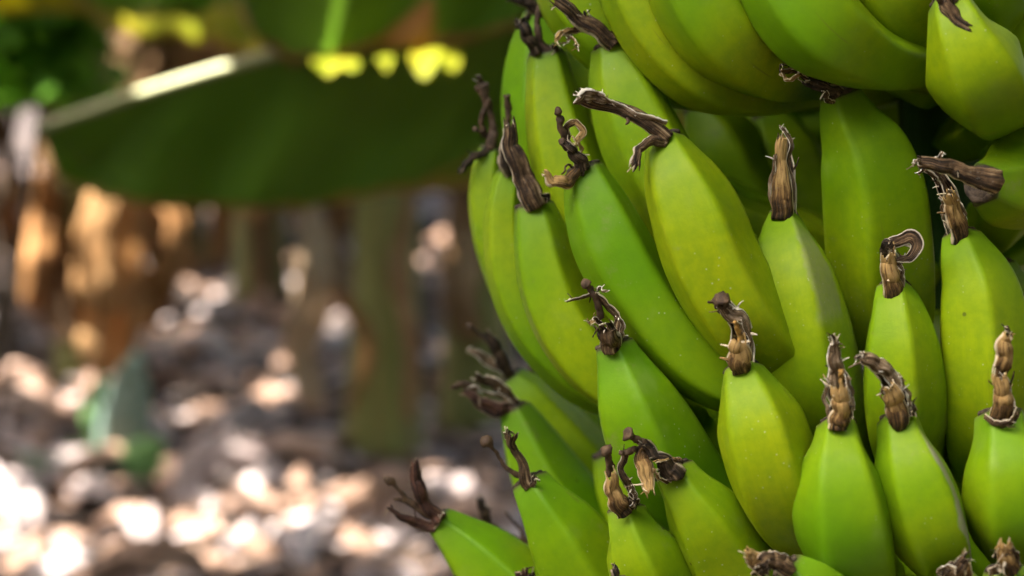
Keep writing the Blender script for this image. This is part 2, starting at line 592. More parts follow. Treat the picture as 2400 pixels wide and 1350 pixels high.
# ------------------------------------------------------------------ places where sunlight gets through the leaves
LIT = []
for (px, py, rpx) in [(600, 680, 95), (660, 640, 70), (450, 840, 70), (560, 835, 75), (650, 850, 70), (40, 930, 70), (130, 950, 80),
                      (220, 960, 60), (60, 1210, 80), (170, 1180, 70), (260, 1170, 60), (330, 1130, 60), (340, 970, 55), (430, 960, 55),
                      (540, 1080, 70), (500, 1150, 70), (590, 1190, 70), (690, 1150, 70), (720, 1250, 70), (560, 1240, 60), (250, 1290, 85),
                      (380, 1310, 90), (130, 1320, 80), (900, 1290, 60), (980, 1310, 70), (660, 1320, 60), 
                      (330, 1060, 45), (500, 1320, 60), (10, 790, 50)]:
    g = G(px, py)
    LIT.append((g, rpx / FPX * g[1] * 0.88))
for (px, py, d, r) in [(310, 55, 2.9, .03), (400, 75, 2.9, .03), (300, -200, 2.3, .001),
                       (290, 520, 4.5, .16), (280, 600, 4.5, .15), (265, 700, 4.5, .15), (255, 790, 4.5, .12), (90, 500, 4.6, .07), (80, 620, 4.6, .07), (20, 60, 3.65, .10), (120, 150, 3.65, .05),
                       (50, 130, 3.65, .03), (60, 215, 3.65, .04), (280, 120, 3.65, .03), (190, 215, 3.65, .04), (650, 490, 2.3, .02), (740, 490, 2.3, .02),
                       (235, 920, 3.85, .07), (305, 880, 3.8, .07), (350, 1060, 3.8, .06), (260, 1100, 3.8, .07), (820, 820, 3.75, .01),
                       (0, 320, 5.2, .1), (60, 330, 5.2, .08)]:
    LIT.append((P(px, py, d), r))
LITP = np.array([a for a, b in LIT])
LITR = np.array([b for a, b in LIT])


def lets_sun(p, size):
    """a torn strip at p would shade one of the sunlit places"""
    q = p - LITP
    t = q @ SUN
    dd = np.linalg.norm(q - t[:, None] * SUN, axis=1)
    return bool(np.any((t > 0.25) & (dd < LITR + size)))


# ------------------------------------------------------------------ banana leaves and plants
def blade(parent, mid, hw, droop, mat, side, strips=32, nu=7, tear=0.35, seed=0, sunholes=True, name='leaf_blade', wav=0.02):
    """one half of a banana leaf, torn into strips along its side veins (one mesh)"""
    n = len(mid)
    T, N, B = frames(mid, V3(0, 0, 1))
    acc = Acc()
    rs = random.Random(seed)
    for k in range(strips):
        t0, t1 = k / strips, (k + 1) / strips
        gap = rs.random() * 0.22 if rs.random() < tear else 0.0
        dr = droop + rs.uniform(-0.12, 0.12) * (1 if gap else 0.3)
        rows, uv = [], []
        for tt in (t0, (t0 + t1) / 2, t1 - (t1 - t0) * gap):
            f = tt * (n - 1)
            i = min(int(f), n - 2)
            a = f - i
            m = mid[i] * (1 - a) + mid[i + 1] * a
            h = hw[i] * (1 - a) + hw[i + 1] * a
            b = unit(B[i] * (1 - a) + B[i + 1] * a) * side
            nn = unit(N[i] * (1 - a) + N[i + 1] * a)
            tg = unit(T[i])
            for j in range(nu):
                u = j / (nu - 1)
                ang = dr * u * 1.0 + 0.15
                pull = (tt - t0) * (-gap) * u * 0.5
                w = wav * math.sin(tt * 60 + seed) * u + wav * 1.5 * nz(tt * 9 + seed, u * 2, seed)
                p = m + b * (h * u * math.cos(ang)) - nn * (h * u * math.sin(ang) - w) + tg * (h * u * 0.22 + pull * h)
                rows.append(p)
                uv.append((u, tt))
        wdt = np.linalg.norm(rows[0] - rows[2 * nu]) * 0.35
        keep = nu
        if sunholes:
            for j in range(nu - 1):          # cut from here to the margin so sun reaches a lit place
                if lets_sun((rows[nu + j] + rows[nu + j + 1]) / 2, wdt):
                    keep = j + 1
                    break
        if keep < 2:
            continue
        rows = [rows[a * nu + j] for a in range(3) for j in range(keep)]
        uv = [uv[a * nu + j] for a in range(3) for j in range(keep)]
        acc.add(rows, grid_faces(3, keep), uv)
    if not acc.v:
        return None
    return solid(acc.build(name, mat, parent, smooth=True), 0.0012)


def leaf(parent, base, az, length, width, rise, sag, mat, seed, minz=1.28, sunholes=True, tear=0.4, droop=0.5):
    """whole leaf arching out of a crown"""
    rs = random.Random(seed)
    d = V3(math.sin(az), math.cos(az), 0)
    pts = []
    for t in np.linspace(0, 1, 15):
        r = length * (t * 0.95)
        z = rise * math.sin(min(t * 1.5, 1.57)) - sag * t ** 2.4
        p = base + d * r + V3(0, 0, z)
        p[2] = max(p[2], minz)
        pts.append(p)
    mid = spline(pts, 30)
    mid = mid + np.array([[0.03 * nz(i * 0.15, seed), 0.03 * nz(i * 0.15, seed + 5), 0] for i in range(30)])
    hw = [width * max(0.02, math.sin(math.pi * min(1, max(0, (i / 29 - 0.10) / 0.9)) ** 0.8) ** 0.6) for i in range(30)]
    r = np.linspace(0.022, 0.004, 30)
    v, f, u = tube(mid, r, 8)
    rib = mesh_obj('leaf_midrib', v, f, M['midrib'], parent, u)
    k = 5
    for s in (-1, 1):
        blade(rib, mid[k:], hw[k:], droop + rs.uniform(-0.15, 0.25), mat, s, 32, 7, tear, seed * 3 + s, sunholes)
    return rib


def dead_leaf(parent, top, bottom, w, mat, seed, curl=1.5):
    """dry brown leaf hanging down against its stem"""
    rs = random.Random(seed)
    m1 = top * 0.65 + bottom * 0.35 + V3(rs.uniform(-.06, .06), rs.uniform(-.06, .06), 0)
    m2 = top * 0.3 + bottom * 0.7 + V3(rs.uniform(-.06, .06), rs.uniform(-.06, .06), 0)
    c = spline([top, m1, m2, bottom], 22)
    hw = [w * (0.35 + 0.65 * math.sin(math.pi * (0.12 + 0.80 * i / 21)) ** 0.8) * (1 + 0.25 * nz(i * 0.4, seed)) for i in range(22)]
    v, f, u = ribbon(c, hw, curl, rs.uniform(-0.8, 0.8), 11, 0.35, seed * 1.7, ragged=0.8, freq=1.2)
    return solid(mesh_obj('dead_leaf', v, f, mat, parent, u), 0.0015)


def stem(parent, base, top, r0, r1, seed, mat=None, name='stem'):
    c = spline([base, base * 0.6 + top * 0.4 + V3(.01, .01, 0), top], 24)
    r = [r0 * (1 - i / 23) + r1 * i / 23 + r0 * 0.25 * math.exp(-i / 2.0) for i in range(24)]
    v, f, u = tube(c, r, 28, seed, 0.10)
    return mesh_obj(name, v, f, mat or M['stem'], parent, u)


def banana_plant(base, label, seed, height=1.9, r=0.085, leaves=7, dead=(), ring=0, az0=None, lens=(1.5, 2.1), group='banana plants around the bunch', minz=1.28, lean=(0, 0)):
    rs = random.Random(seed)
    base = V3(base[0], base[1], -0.02)
    top = base + V3(lean[0], lean[1], height)
    root = empty('banana_plant', base, label, 'plant', group)
    stem(root, base, top, r, r * 0.6, seed)
    a0 = rs.uniform(0, 6.28) if az0 is None else az0
    for k in range(leaves):
        leaf(root, top - V3(0, 0, 0.1), a0 + k * 2.4, rs.uniform(*lens), rs.uniform(0.24, 0.32), rs.uniform(0.45, 0.95), rs.uniform(0.5, 1.0),
             M['leaf'] if rs.random() < 0.8 else M['leaf_dry'], seed * 31 + k, minz, tear=0.15)
    for (tp, bt, w, mi) in dead:
        dead_leaf(root, tp, bt, w, M['dead'][mi], seed * 17 + int(abs(tp[0] * 100)))
    for k in range(ring):
        a = rs.uniform(0, 6.28)
        q = V3(math.sin(a), math.cos(a), 0)
        z0 = rs.uniform(0.9, 1.7)
        z1 = max(0.03, z0 - rs.uniform(0.8, 1.5))
        dead_leaf(root, base + q * r * 1.2 + V3(0, 0, z0), base + q * (r * 1.5 + rs.uniform(0.03, 0.28)) + V3(0, 0, z1), rs.uniform(0.05, 0.11),
                  M['dead'][rs.choice((0, 1, 1, 1, 2))], seed * 7 + k)
    return root


def hang(px0, py0, px1, py1, d, w, mi):
    return (P(px0, py0, d), P(px1, py1, d), w, mi)


g = G(900, 1085)
banana_plant(g, 'banana plant with olive stem and pale hanging sheath, nearest behind the bunch', 3, 2.0, 0.085, 7, [
    hang(735, 470, 735, 960, 3.72, .045, 2), hang(815, 450, 822, 960, 3.75, .016, 0), hang(965, 430, 955, 980, 3.85, .022, 1)], 0)
g = G(1110, 1010)
banana_plant(g, 'brown banana stem partly hidden by the left edge of the bunch', 4, 1.9, 0.08, 6, [
    hang(1120, 420, 1110, 800, 4.1, .05, 1), hang(1065, 420, 1055, 780, 4.05, .018, 1)], 0)
g = G(215, 890)
banana_plant(g, 'banana plant hung with orange brown dead leaves, below the drooping leaf tip', 5, 2.0, 0.09, 7, [
    hang(295, 440, 245, 870, 4.52, .125, 0), hang(375, 440, 340, 760, 4.6, .05, 0), hang(150, 440, 170, 800, 4.7, .06, 1),
    hang(95, 400, 70, 720, 4.6, .05, 0), hang(220, 470, 210, 820, 4.75, .06, 1), hang(40, 420, 50, 640, 4.7, .04, 1)], 0)
g = G(30, 900)
banana_plant(g + V3(-0.5, 0.2, 0), 'banana plant at the picture edge with dull brown skirt', 6, 1.9, 0.085, 6, [], 4)
far = [(-1.35, 6.8, 'far banana plant just behind the drooping leaf tip'), (-2.9, 6.6, 'far banana plant behind the leafy bush'), (-1.75, 7.6, 'far banana plant in deep shade behind the orange dead leaves'),
       (-0.55, 7.9, 'far banana plant in deep shade above the sunlit litter'), (0.5, 7.4, 'far banana plant behind the brown stem'),
       (1.7, 7.7, 'far banana plant hidden behind the bunch'), (-3.4, 9.4, 'farthest banana plant beyond the leafy bush'),
       (-1.2, 9.8, 'farthest banana plant in the dark row'), (0.6, 9.6, 'farthest banana plant behind the bunch')]
for i, (x, y, lb) in enumerate(far):
    banana_plant((x, y), lb, 20 + i, 1.9, 0.10, 7, [], 16, minz=0.85, lens=(1.3, 1.9))
# neighbours that close the canopy, and the plant that bears the bunch
for i, (x, y, lb) in enumerate([(-1.9, 3.4, 'banana plant beside the path whose leaves shade the litter'),
                                (1.9, 3.2, 'banana plant in the row beyond the bunch'), (-2.2, 5.3, 'banana plant shading the orange dead leaves'),
                                (0.55, 5.6, 'banana plant standing behind the brown stem'), (-0.9, 6.0, 'banana plant in the dark gap above the litter'),
                                (1.7, 5.2, 'banana plant in the row beyond, hidden by the bunch'), (-2.6, 7.9, 'banana plant behind the bush')]):
    banana_plant((x, y), lb, 40 + i, 2.1, 0.09, 8, [], 6 if y > 4 else 0, minz=1.3, lens=(1.6, 2.2))

for i, (x, y, h, lb) in enumerate([(1.15, 0.85, 1.9, 'unseen banana plant beside the bunch, added to block light'), (1.45, -0.55, 2.2, 'unseen banana plant next to the camera, added to block light'),  # unseen plants, added to block light on the bunch and ground
                                (1.5, -1.6, 2.3, 'unseen banana plant behind the camera nearest the bunch, added to block light'), (2.2, -0.9, 2.3, 'unseen banana plant in the second row, added to block light'),
                                (2.3, 0.5, 2.3, 'unseen banana plant in the second row beside the bunch, added to block light'), (0.9, -4.2, 3.0, 'unseen tall banana plant well behind the camera, added to block light'),
                                (1.7, -2.6, 2.4, 'unseen banana plant behind the camera in the second row, added to block light'), (-0.6, -4.6, 3.2, 'unseen banana plant farthest behind the camera, added to block light'),
                                (-2.4, -3.6, 3.0, 'unseen banana plant behind on the sunny side, added to block light'), (-2.7, 0.9, 2.2, 'unseen banana plant across on the sunny side, added to block light'),
                                (-1.35, -1.75, 2.3, 'unseen banana plant just behind the camera, added to block low light'), (-0.25, -2.5, 2.4, 'unseen banana plant straight behind the camera, added to block low light'),
                                (-2.2, 1.2, 1.95, 'unseen banana plant nearest the drooping leaf, added to block sun'), (-2.35, 2.55, 2.1, 'unseen banana plant further along the sunny side, added to shade the litter'),
                                (-2.2, -0.4, 1.6, 'unseen banana plant across from the bunch, added to shade the near ground'),
                                (-2.9, 4.1, 2.2, 'unseen banana plant farthest along the sunny side, added to shade the litter')]):
    bp = banana_plant((x, y), lb, 70 + i, h, 0.09, 12, [], 16, minz=0.9 if y < 0 or x > 2 else 1.35, lens=(1.2, 1.9))



mb = P(2560, 675, 1.22)
mother = empty('banana_plant', (mb[0], mb[1], -0.02), 'banana plant that bears the bunch, its stem behind the fruit', 'plant', 'banana plants around the bunch')
stem(mother, V3(mb[0], mb[1], -0.02), V3(mb[0], mb[1], 1.75), 0.085, 0.065, 9)
mtop = V3(mb[0], mb[1], 1.68)
for k, (az, ln, w, ri, sg) in enumerate([(-1.75, 1.7, .32, .50, .45), (-2.08, 1.7, .34, .62, .45), (-1.3, 1.8, .30, .65, .5), (-0.8, 1.9, .30, .8, .6), (0.0, 1.8, .3, .8, .7),
                                         (0.9, 1.7, .3, .7, .7), (1.7, 1.7, .3, .7, .7), (2.5, 1.6, .34, .75, .5), (2.95, 1.7, .34, .9, .5)]):
    leaf(mother, mtop, az, ln, w, ri, sg, M['leaf'], 900 + k, 1.42, sunholes=False, tear=0.0 if -2.8 < az < -1.2 else 0.2, droop=0.3)  # unseen crown leaves, aimed and kept untorn to shade the bunch


# ------------------------------------------------------------------ drooping leaves in view behind the bunch
def traced_leaf(parent, mid_px, edge_px, mat, far_drop, seed, name, rib_r=(0.0065, 0.011), bulge=0.004, nu=16, n=60, holes=None):
    """hanging half-blade from its midrib down to its margin, and the far half folded behind it"""
    mid = spline([P(*p) for p in mid_px], n)
    edge = spline([P(*p) for p in edge_px], n)
    r = np.linspace(rib_r[0], rib_r[1], n)
    v, f, u = tube(mid, r, 10, seed, 0.05)
    rib = mesh_obj('leaf_midrib', v, f, M['midrib'], parent, u)
    vs_, uv = [], []
    for i in range(n):
        for j in range(nu):
            a = j / (nu - 1)
            p = mid[i] * (1 - a) + edge[i] * a
            p = p - FWD * (bulge * math.sin(math.pi * min(1, a * 1.1)) + 0.012 * nz(i * 0.16, a * 1.5, seed) + 0.012 * a * math.sin(i * 0.55 + seed))
            p = p + UP * (0.012 * a * a * nz(i * 0.35, seed))
            vs_.append(p)
            uv.append((a, i / (n - 1)))
    near = solid(mesh_obj('leaf_blade', vs_, grid_faces(n, nu), mat, rib, uv), 0.0012)
    vs_, uv = [], []
    for i in range(n):
        ln = np.linalg.norm(edge[i] - mid[i]) * 0.9
        for j in range(nu):
            a = j / (nu - 1)
            p = mid[i] + V3(0, 1, 0) * (ln * a * math.sin(far_drop)) - V3(0, 0, 1) * (ln * a * math.cos(far_drop)) + V3(0, 0.02 * nz(i * 0.2, a, seed), 0)
            vs_.append(p)
            uv.append((a, i / (n - 1)))
    solid(mesh_obj('leaf_blade', vs_, grid_faces(n, nu), mat, rib, uv), 0.0012)
    return rib


host = empty('banana_plant', (0.75, 2.35, -0.02), 'banana plant with broad drooping green leaves, its stem behind the bunch', 'plant', 'banana plants around the bunch')
stem(host, V3(0.75, 2.35, -0.02), V3(0.72, 2.35, 1.7), 0.09, 0.06, 12)
traced_leaf(host, [(92, 300, 2.30), (300, 228, 2.26), (610, 135, 2.22), (900, 55, 2.20), (1200, -40, 2.2), (1600, -230, 2.25), (1950, -470, 2.32)],
            [(98, 318, 2.32), (150, 420, 2.352), (330, 478, 2.338), (560, 490, 2.322), (850, 468, 2.30), (1080, 395, 2.28), (1400, 120, 2.27)],
            M['leaf_droop'], 0.55, 1.0, 'low')
second = traced_leaf(host, [(330, -330, 2.08), (600, -330, 2.06), (900, -340, 2.04), (1300, -380, 2.06), (1700, -430, 2.16), (1950, -470, 2.32)],
            [(548, -40, 2.17), (600, 90, 2.17), (740, 152, 2.15), (880, 112, 2.13), (1010, 112, 2.13), (1200, 70, 2.14), (1500, -20, 2.17)],
            M['leaf_dry'], 0.6, 4.0, 'mid')
traced_leaf(host, [(-150, -260, 3.0), (150, -240, 2.95), (450, -230, 2.9), (800, -260, 2.8), (1300, -330, 2.6), (1950, -470, 2.35)],
            [(150, -30, 3.0), (240, 60, 2.95), (330, 88, 2.9), (430, 92, 2.9), (540, 120, 2.85), (760, 205, 2.65), (1010, 205, 2.6)],
            M['leaf_yel'], 0.4, 7.0, 'yellow')
traced_leaf(host, [(-50, -330, 2.7), (250, -330, 2.65), (500, -330, 2.6), (800, -330, 2.5), (1300, -380, 2.4), (1950, -470, 2.34)],
            [(120, -90, 2.7), (200, 8, 2.66), (330, 42, 2.62), (440, 38, 2.6), (540, 20, 2.58), (640, -60, 2.5), (900, -150, 2.5)],
            M['leaf'], 0.5, 9.0, 'top')

for i, (x0, x1, y0, y1) in enumerate([(732, 842, 148, 190), (884, 922, 140, 176), (962, 1078, 124, 206)]):
    n, nu = 12, 6                    # flaps added on the second leaf's margin, their yellow standing for sunlit glow
    vs_, uv = [], []
    for a in range(n):
        for b_ in range(nu):
            s_, t_ = a / (n - 1), b_ / (nu - 1)
            yy = y0 + (y1 - y0) * t_ * (0.25 + 0.75 * abs(math.sin(4.4 * s_ + 1.7 * i + 0.4))) * math.sin(math.pi * (0.06 + 0.88 * s_)) ** 0.6
            vs_.append(P(x0 + (x1 - x0) * s_, yy - 8, 2.12 - 0.05 * t_ + 0.012 * math.sin(5 * s_ + i)))
            uv.append((0.3 + 0.5 * t_, s_ * 0.1 + i * 0.2))
    solid(mesh_obj('leaf_flap', vs_, grid_faces(n, nu), M['leaf_yel'], second, uv), 0.0012)

# ------------------------------------------------------------------ bush, seedling, litter
bush = empty('leafy_bush', P(60, 520, 3.75) * V3(1, 1, 0), 'dark leafy bush with sunlit leaves behind the drooping leaf tip', 'bush')
rs = random.Random(5)
acc = Acc()
for k in range(14):
    b = P(rs.uniform(-260, -60), 480, 3.75)
    b[2] = 0
    tp = P(rs.uniform(-120, 180), rs.uniform(-150, 250), rs.uniform(3.6, 3.9))
    c = spline([b, (b + tp) / 2 + V3(rs.uniform(-.08, .08), 0, 0.05), tp], 10)
    v, f, u = tube(c, np.linspace(0.012, 0.003, 10), 6)
    acc.add(v, f, u)
acc.build('branch', M['twig'], bush)
acc = Acc()
for k in range(1700):
    px, py = rs.gauss(70, 85), 250 - 450 * rs.random() ** 0.8
    c = P(px, py, rs.uniform(3.55, 3.95))
    d = unit(V3(rs.gauss(0, 1), rs.gauss(0, 1), rs.gauss(-0.4, .6)))
    s = unit(np.cross(d, V3(rs.gauss(0, .4), rs.gauss(0, .4), 1)))
    nn = np.cross(s, d)
    ln, w = rs.uniform(.05, .10), rs.uniform(.015, .027)
    acc.add([c - d * ln * .5, c + s * w + nn * .006, c - s * w + nn * .006, c + d * ln * .5], [(0, 1, 3), (0, 3, 2)], [(0, 0), (0, .5), (1, .5), (1, 1)])
o = acc.build('foliage', M['bush'], bush, smooth=False)
o['kind'] = 'stuff'

sb = G(255, 1150)
seed_p = empty('young_plant', sb, 'small young plant with upright green leaves growing in the litter', 'plant')
for i, (pts, w, mt) in enumerate([([(258, 1150), (250, 1040), (232, 950), (238, 880)], .045, 'young'), ([(262, 1150), (285, 1030), (300, 920), (318, 830)], .058, 'young_blue'),
                                  ([(260, 1150), (295, 1110), (340, 1070), (385, 1040)], .050, 'young'), ([(258, 1150), (225, 1100), (190, 1070), (135, 1050)], .032, 'young'),
                                  ([(262, 1155), (272, 1135), (262, 1120), (250, 1075)], .050, 'young_blue'), ([(250, 1150), (200, 1120), (120, 1100), (40, 1060)], .040, 'young_blue'),
                                  ([(270, 1150), (330, 1130), (400, 1110), (450, 1120)], .03, 'young')]):
    c = spline([P(x, y, 3.86 - 0.03 * k * (i % 3)) for k, (x, y) in enumerate(pts)], 16)
    hw = [w * math.sin(math.pi * (0.08 + 0.88 * j / 15)) ** 0.8 for j in range(16)]
    v, f, u = ribbon(c, hw, 0.7, 0.3 * math.sin(i * 2.1), 7, 0.1, i)
    u = [(abs(a - 0.5) * 1.7, b) for a, b in u]
    solid(mesh_obj('leaf', v, f, M[mt], seed_p, u), 0.001)

# litter: one mass of scraps, and the larger leaves one by one
rs = random.Random(11)
accs = Acc()
for k in range(7500):
    y = 2.2 + 8.5 * rs.random() ** 1.7
    x = rs.uniform(-0.42, 0.32) * (y + 0.5)
    ln, w = rs.uniform(.02, .065), rs.uniform(.008, .028)
    a = rs.uniform(0, 6.28)
    d = V3(math.cos(a), math.sin(a), rs.uniform(-.25, .45))
    s = V3(-math.sin(a), math.cos(a), rs.uniform(-.5, .5))
    c = V3(x, y, ground_z(x, y) + rs.uniform(.004, .03))
    b = rs.uniform(-.4, .6) * ln
    accs.add([c - d * ln - s * w * .5, c - d * ln + s * w * .5, c + s * w + V3(0, 0, b * .5), c - s * w + V3(0, 0, b * .5), c + d * ln + s * w * .4, c + d * ln - s * w * .4],
             [(0, 1, 2, 3), (3, 2, 4, 5)], [(0, 0), (1, 0), (1, .5), (0, .5), (1, 1), (0, 1)], rs.choice((0, 0, 1, 1, 1, 2)))
lit = accs.build('leaf_litter', M['litter'], None, smooth=False, origin=V3(0, 5, 0))
tag(lit, 'dry leaf scraps strewn over the ground', 'litter', None, 'stuff')

protos = []
for k in range(6):
    ln, w = 0.055 + 0.010 * k, 0.026 + 0.006 * (k % 3)
    c = np.array([[ln * (t - .5) * 2, 0.02 * math.sin(t * 3 + k), 0.035 * math.sin(t * 3.1) * (k % 3) * .7 + 0.012] for t in np.linspace(0, 1, 14)])
    hw = [w * math.sin(math.pi * (0.10 + 0.85 * j / 13)) ** .7 for j in range(14)]
    v, f, u = ribbon(c, hw, (0.8, 1.5, 2.4)[k % 3], 0, 9, 0.6, k * 3.3, ref=V3(0, 0, 1), ragged=.6)
    o = mesh_obj('dry_leaf', v, f, M['litter'][(0, 1, 0, 1, 0, 1)[k]], None, u, origin=V3(0, 0, 0))
    solid(o, 0.0015)
    protos.append(o)
for k in range(110):
    if k < len(LIT) and k < 34:
        gp = LIT[k][0] + V3(rs.gauss(0, .05), rs.gauss(0, .08), 0)
    else:
        y = 2.7 + 4.2 * rs.random() ** 1.4
        gp = V3(rs.uniform(-.34, .22) * y, y, 0)
    src = protos[k % 6]
    o = src if k < 6 else src.copy()
    if k >= 6:
        COL.objects.link(o)
    o.location = (gp[0], gp[1], ground_z(gp[0], gp[1]) + 0.01)
    o.rotation_euler = (rs.uniform(-.4, .4), rs.uniform(-.35, .35), rs.uniform(0, 6.28))
    sc = rs.uniform(.7, 1.35)
    o.scale = (sc, sc, sc)
    tag(o, 'dry curled leaf lying loose among the scraps on the ground', 'leaf', 'dry leaves lying on the ground')
# the large pale curl of dry sheath beside the seedling
cc = [P(470 + 95 * math.cos(a) + 60, 1105 - 62 * math.sin(a) + 10 * a, 3.75 - 0.02 * a) for a in np.linspace(-0.6, 4.2, 30)]
hw = [.018 + .020 * math.sin(math.pi * i / 29) for i in range(30)]
v, f, u = ribbon(spline(cc, 40), np.interp(np.linspace(0, 1, 40), np.linspace(0, 1, 30), hw), .8, 1.0, 9, .3, 2.2)
o = solid(mesh_obj('dry_sheath', v, f, M['litter'][0], None, u), .002)
tag(o, 'large pale dry sheath curled in a loop beside the young plant', 'leaf')

# ------------------------------------------------------------------ the bunch
STX, STD = 2215, 0.885
bunch = empty('banana_bunch', P(STX, 1900, STD), 'large hanging bunch of green bananas with dried brown flower ends', 'banana bunch')
c = spline([P(STX + 20, 1900, STD), P(STX, 900, STD), P(STX - 5, 200, STD), P(STX + 20, -700, STD + .02), P(STX + 160, -1900, STD + .12), mtop + V3(-.05, -.1, .15), mtop], 60)
v, f, u = tube(c, np.interp(np.linspace(0, 1, 60), [0, .35, 1], [.018, .024, .034]), 24, 3, .08)
mesh_obj('stalk', v, f, M['stalk'], bunch, u)

HAND_Y = dict(T=140, A=640, C=1010, D=1330, E=1650)


def section(theta, phase, p, squash):
    """rounded five-sided cross-section"""
    s = 0.0
    for k, o in enumerate((0.0, .10, -.06, .05, -.09)):
        s += max(0.0, math.cos(theta - phase - math.pi / 5 - (2 * math.pi * k / 5) - o)) ** p
    return 0.90 * 0.945 * s ** (-1.0 / p) + 0.10 * 1.03


def banana(axis, d, hand, phase=0.0, mi=0, mat=None, p=20, base=True, dz=None, label=None, NV=64, NU=60, seed=0, by=None):
    """axis: (px, py, half width px) from the flower end; d: distance of the tip; dz: extra distance per point"""
    k = len(axis)
    if dz is None:
        dz = [0.0] * k
    rows = []
    for (x, y, h), z in zip(axis, dz):
        q = P(x, y, d + z)
        rows.append([*q, h * (1.18 if not rows else 1.0) * (d + z) / FPX])
    if base:
        hy = HAND_Y[hand] if by is None else by
        x, y, h = axis[-1]
        dl = d + dz[-1]
        e = P(STX + (x - STX) * 0.07, hy, STD - 0.012)
        m = P(x * .5 + STX * .5, y * .45 + hy * .55 + 15, dl * .45 + STD * .55)
        rows.append([*m, 0.0125])
        rows.append([*e, 0.0085])
    sp = spline(rows, NV)
    # more samples near the flower end
    idx = (np.linspace(0, 1, NV) ** 1.35) * (NV - 1)
    sp = np.array([np.interp(idx, np.arange(NV), sp[:, q]) for q in range(4)]).T
    c, r = sp[:, :3], np.maximum(sp[:, 3], 0.003)
    mid = NV // 3
    T, N, B = frames(c, -FWD)
    # turn frames so that phase is measured from the side facing the lens at the middle of the finger
    n = -FWD - T[mid] * np.dot(-FWD, T[mid])
    n = unit(n)
    a0 = math.atan2(np.dot(n, B[mid]), np.dot(n, N[mid]))
    v, uv = [], []
    L = np.linspace(0, 1, NV)
    for i in range(NV):
        sharp = p
        for j in range(NU):
            th = 2 * math.pi * j / NU
            k2 = section(-th, phase, sharp, 0)
            k2 *= 1 + 0.030 * nz(math.cos(th) * 1.1 + seed * 3.1, math.sin(th) * 1.1, i * 0.07 + seed) + 0.008 * nz(math.cos(th) * 4 + seed, math.sin(th) * 4, i * 0.25)
            a = th + a0
            v.append(c[i] + (N[i] * math.cos(a) + B[i] * math.sin(a)) * r[i] * k2)
            uv.append(((-th / (2 * math.pi) + 0.5) % 1.0, L[i]))
    f = grid_faces(NV, NU, wrap=True)
    # rounded shoulder closing over the tip
    ring0 = list(range(NU))
    prev = ring0
    for (s, o) in ((0.86, 0.10), (0.55, 0.13)):
        b = len(v)
        for j in range(NU):
            v.append(c[0] + (v[j] - c[0]) * s - T[0] * r[0] * o)
            uv.append((uv[j][0], 0.0))
        for j in range(NU):
            f.append((prev[(j + 1) % NU], prev[j], b + j, b + (j + 1) % NU))
        prev = [b + j for j in range(NU)]
    v.append(c[0] - T[0] * r[0] * 0.13)
    uv.append((0, 0))
    for j in range(NU):
        f.append((prev[(j + 1) % NU], prev[j], len(v) - 1))
    v.append(c[-1])
    uv.append((0, 1))
    for j in range(NU):
        f.append(((NV - 1) * NU + j, (NV - 1) * NU + (j + 1) % NU, len(v) - 1))
    ob = mesh_obj('banana', v, f, mat or M['banana'][mi], bunch, uv)
    if label:
        ob['label'] = label
    # dark callus where the flower sits
    acc = Acc()
    nr, nc = 30, 8
    vv, uu = [], []
    for i in range(nr):
        a = 2 * math.pi * i / nr
        rad = r[0] * (0.80 + 0.10 * nz(math.cos(a) * 2 + seed, math.sin(a) * 2, 5))
        cc = c[0] - T[0] * r[0] * (0.10 + 0.06 * nz(math.cos(a) * 1.5, math.sin(a) * 1.5 + seed, 2)) + (N[0] * math.cos(a) + B[0] * math.sin(a)) * rad
        o_ = N[0] * math.cos(a) + B[0] * math.sin(a)
        tr = r[0] * (0.17 + 0.09 * nz(math.cos(a) * 3 + seed, math.sin(a) * 3, 8))
        for j in range(nc):
            b = 2 * math.pi * j / nc
            vv.append(cc + o_ * tr * math.cos(b) - T[0] * tr * 0.8 * math.sin(b))
            uu.append((i / nr, j / nc))
    ff = [(i * nc + j, ((i + 1) % nr) * nc + j, ((i + 1) % nr) * nc + (j + 1) % nc, i * nc + (j + 1) % nc) for i in range(nr) for j in range(nc)]
    acc.add(vv, ff, uu)
    vv = [c[0] - T[0] * r[0] * 0.20] + [c[0] - T[0] * r[0] * 0.16 + (N[0] * math.cos(2 * math.pi * i / 20) + B[0] * math.sin(2 * math.pi * i / 20)) * r[0] * 0.82 for i in range(20)]
    acc.add(vv, [(0, 1 + (i + 1) % 20, 1 + i) for i in range(20)], [(0, 0)] * 21)
    acc.build('tip_collar', M['collar'], ob)
    return ob


FL = [0]


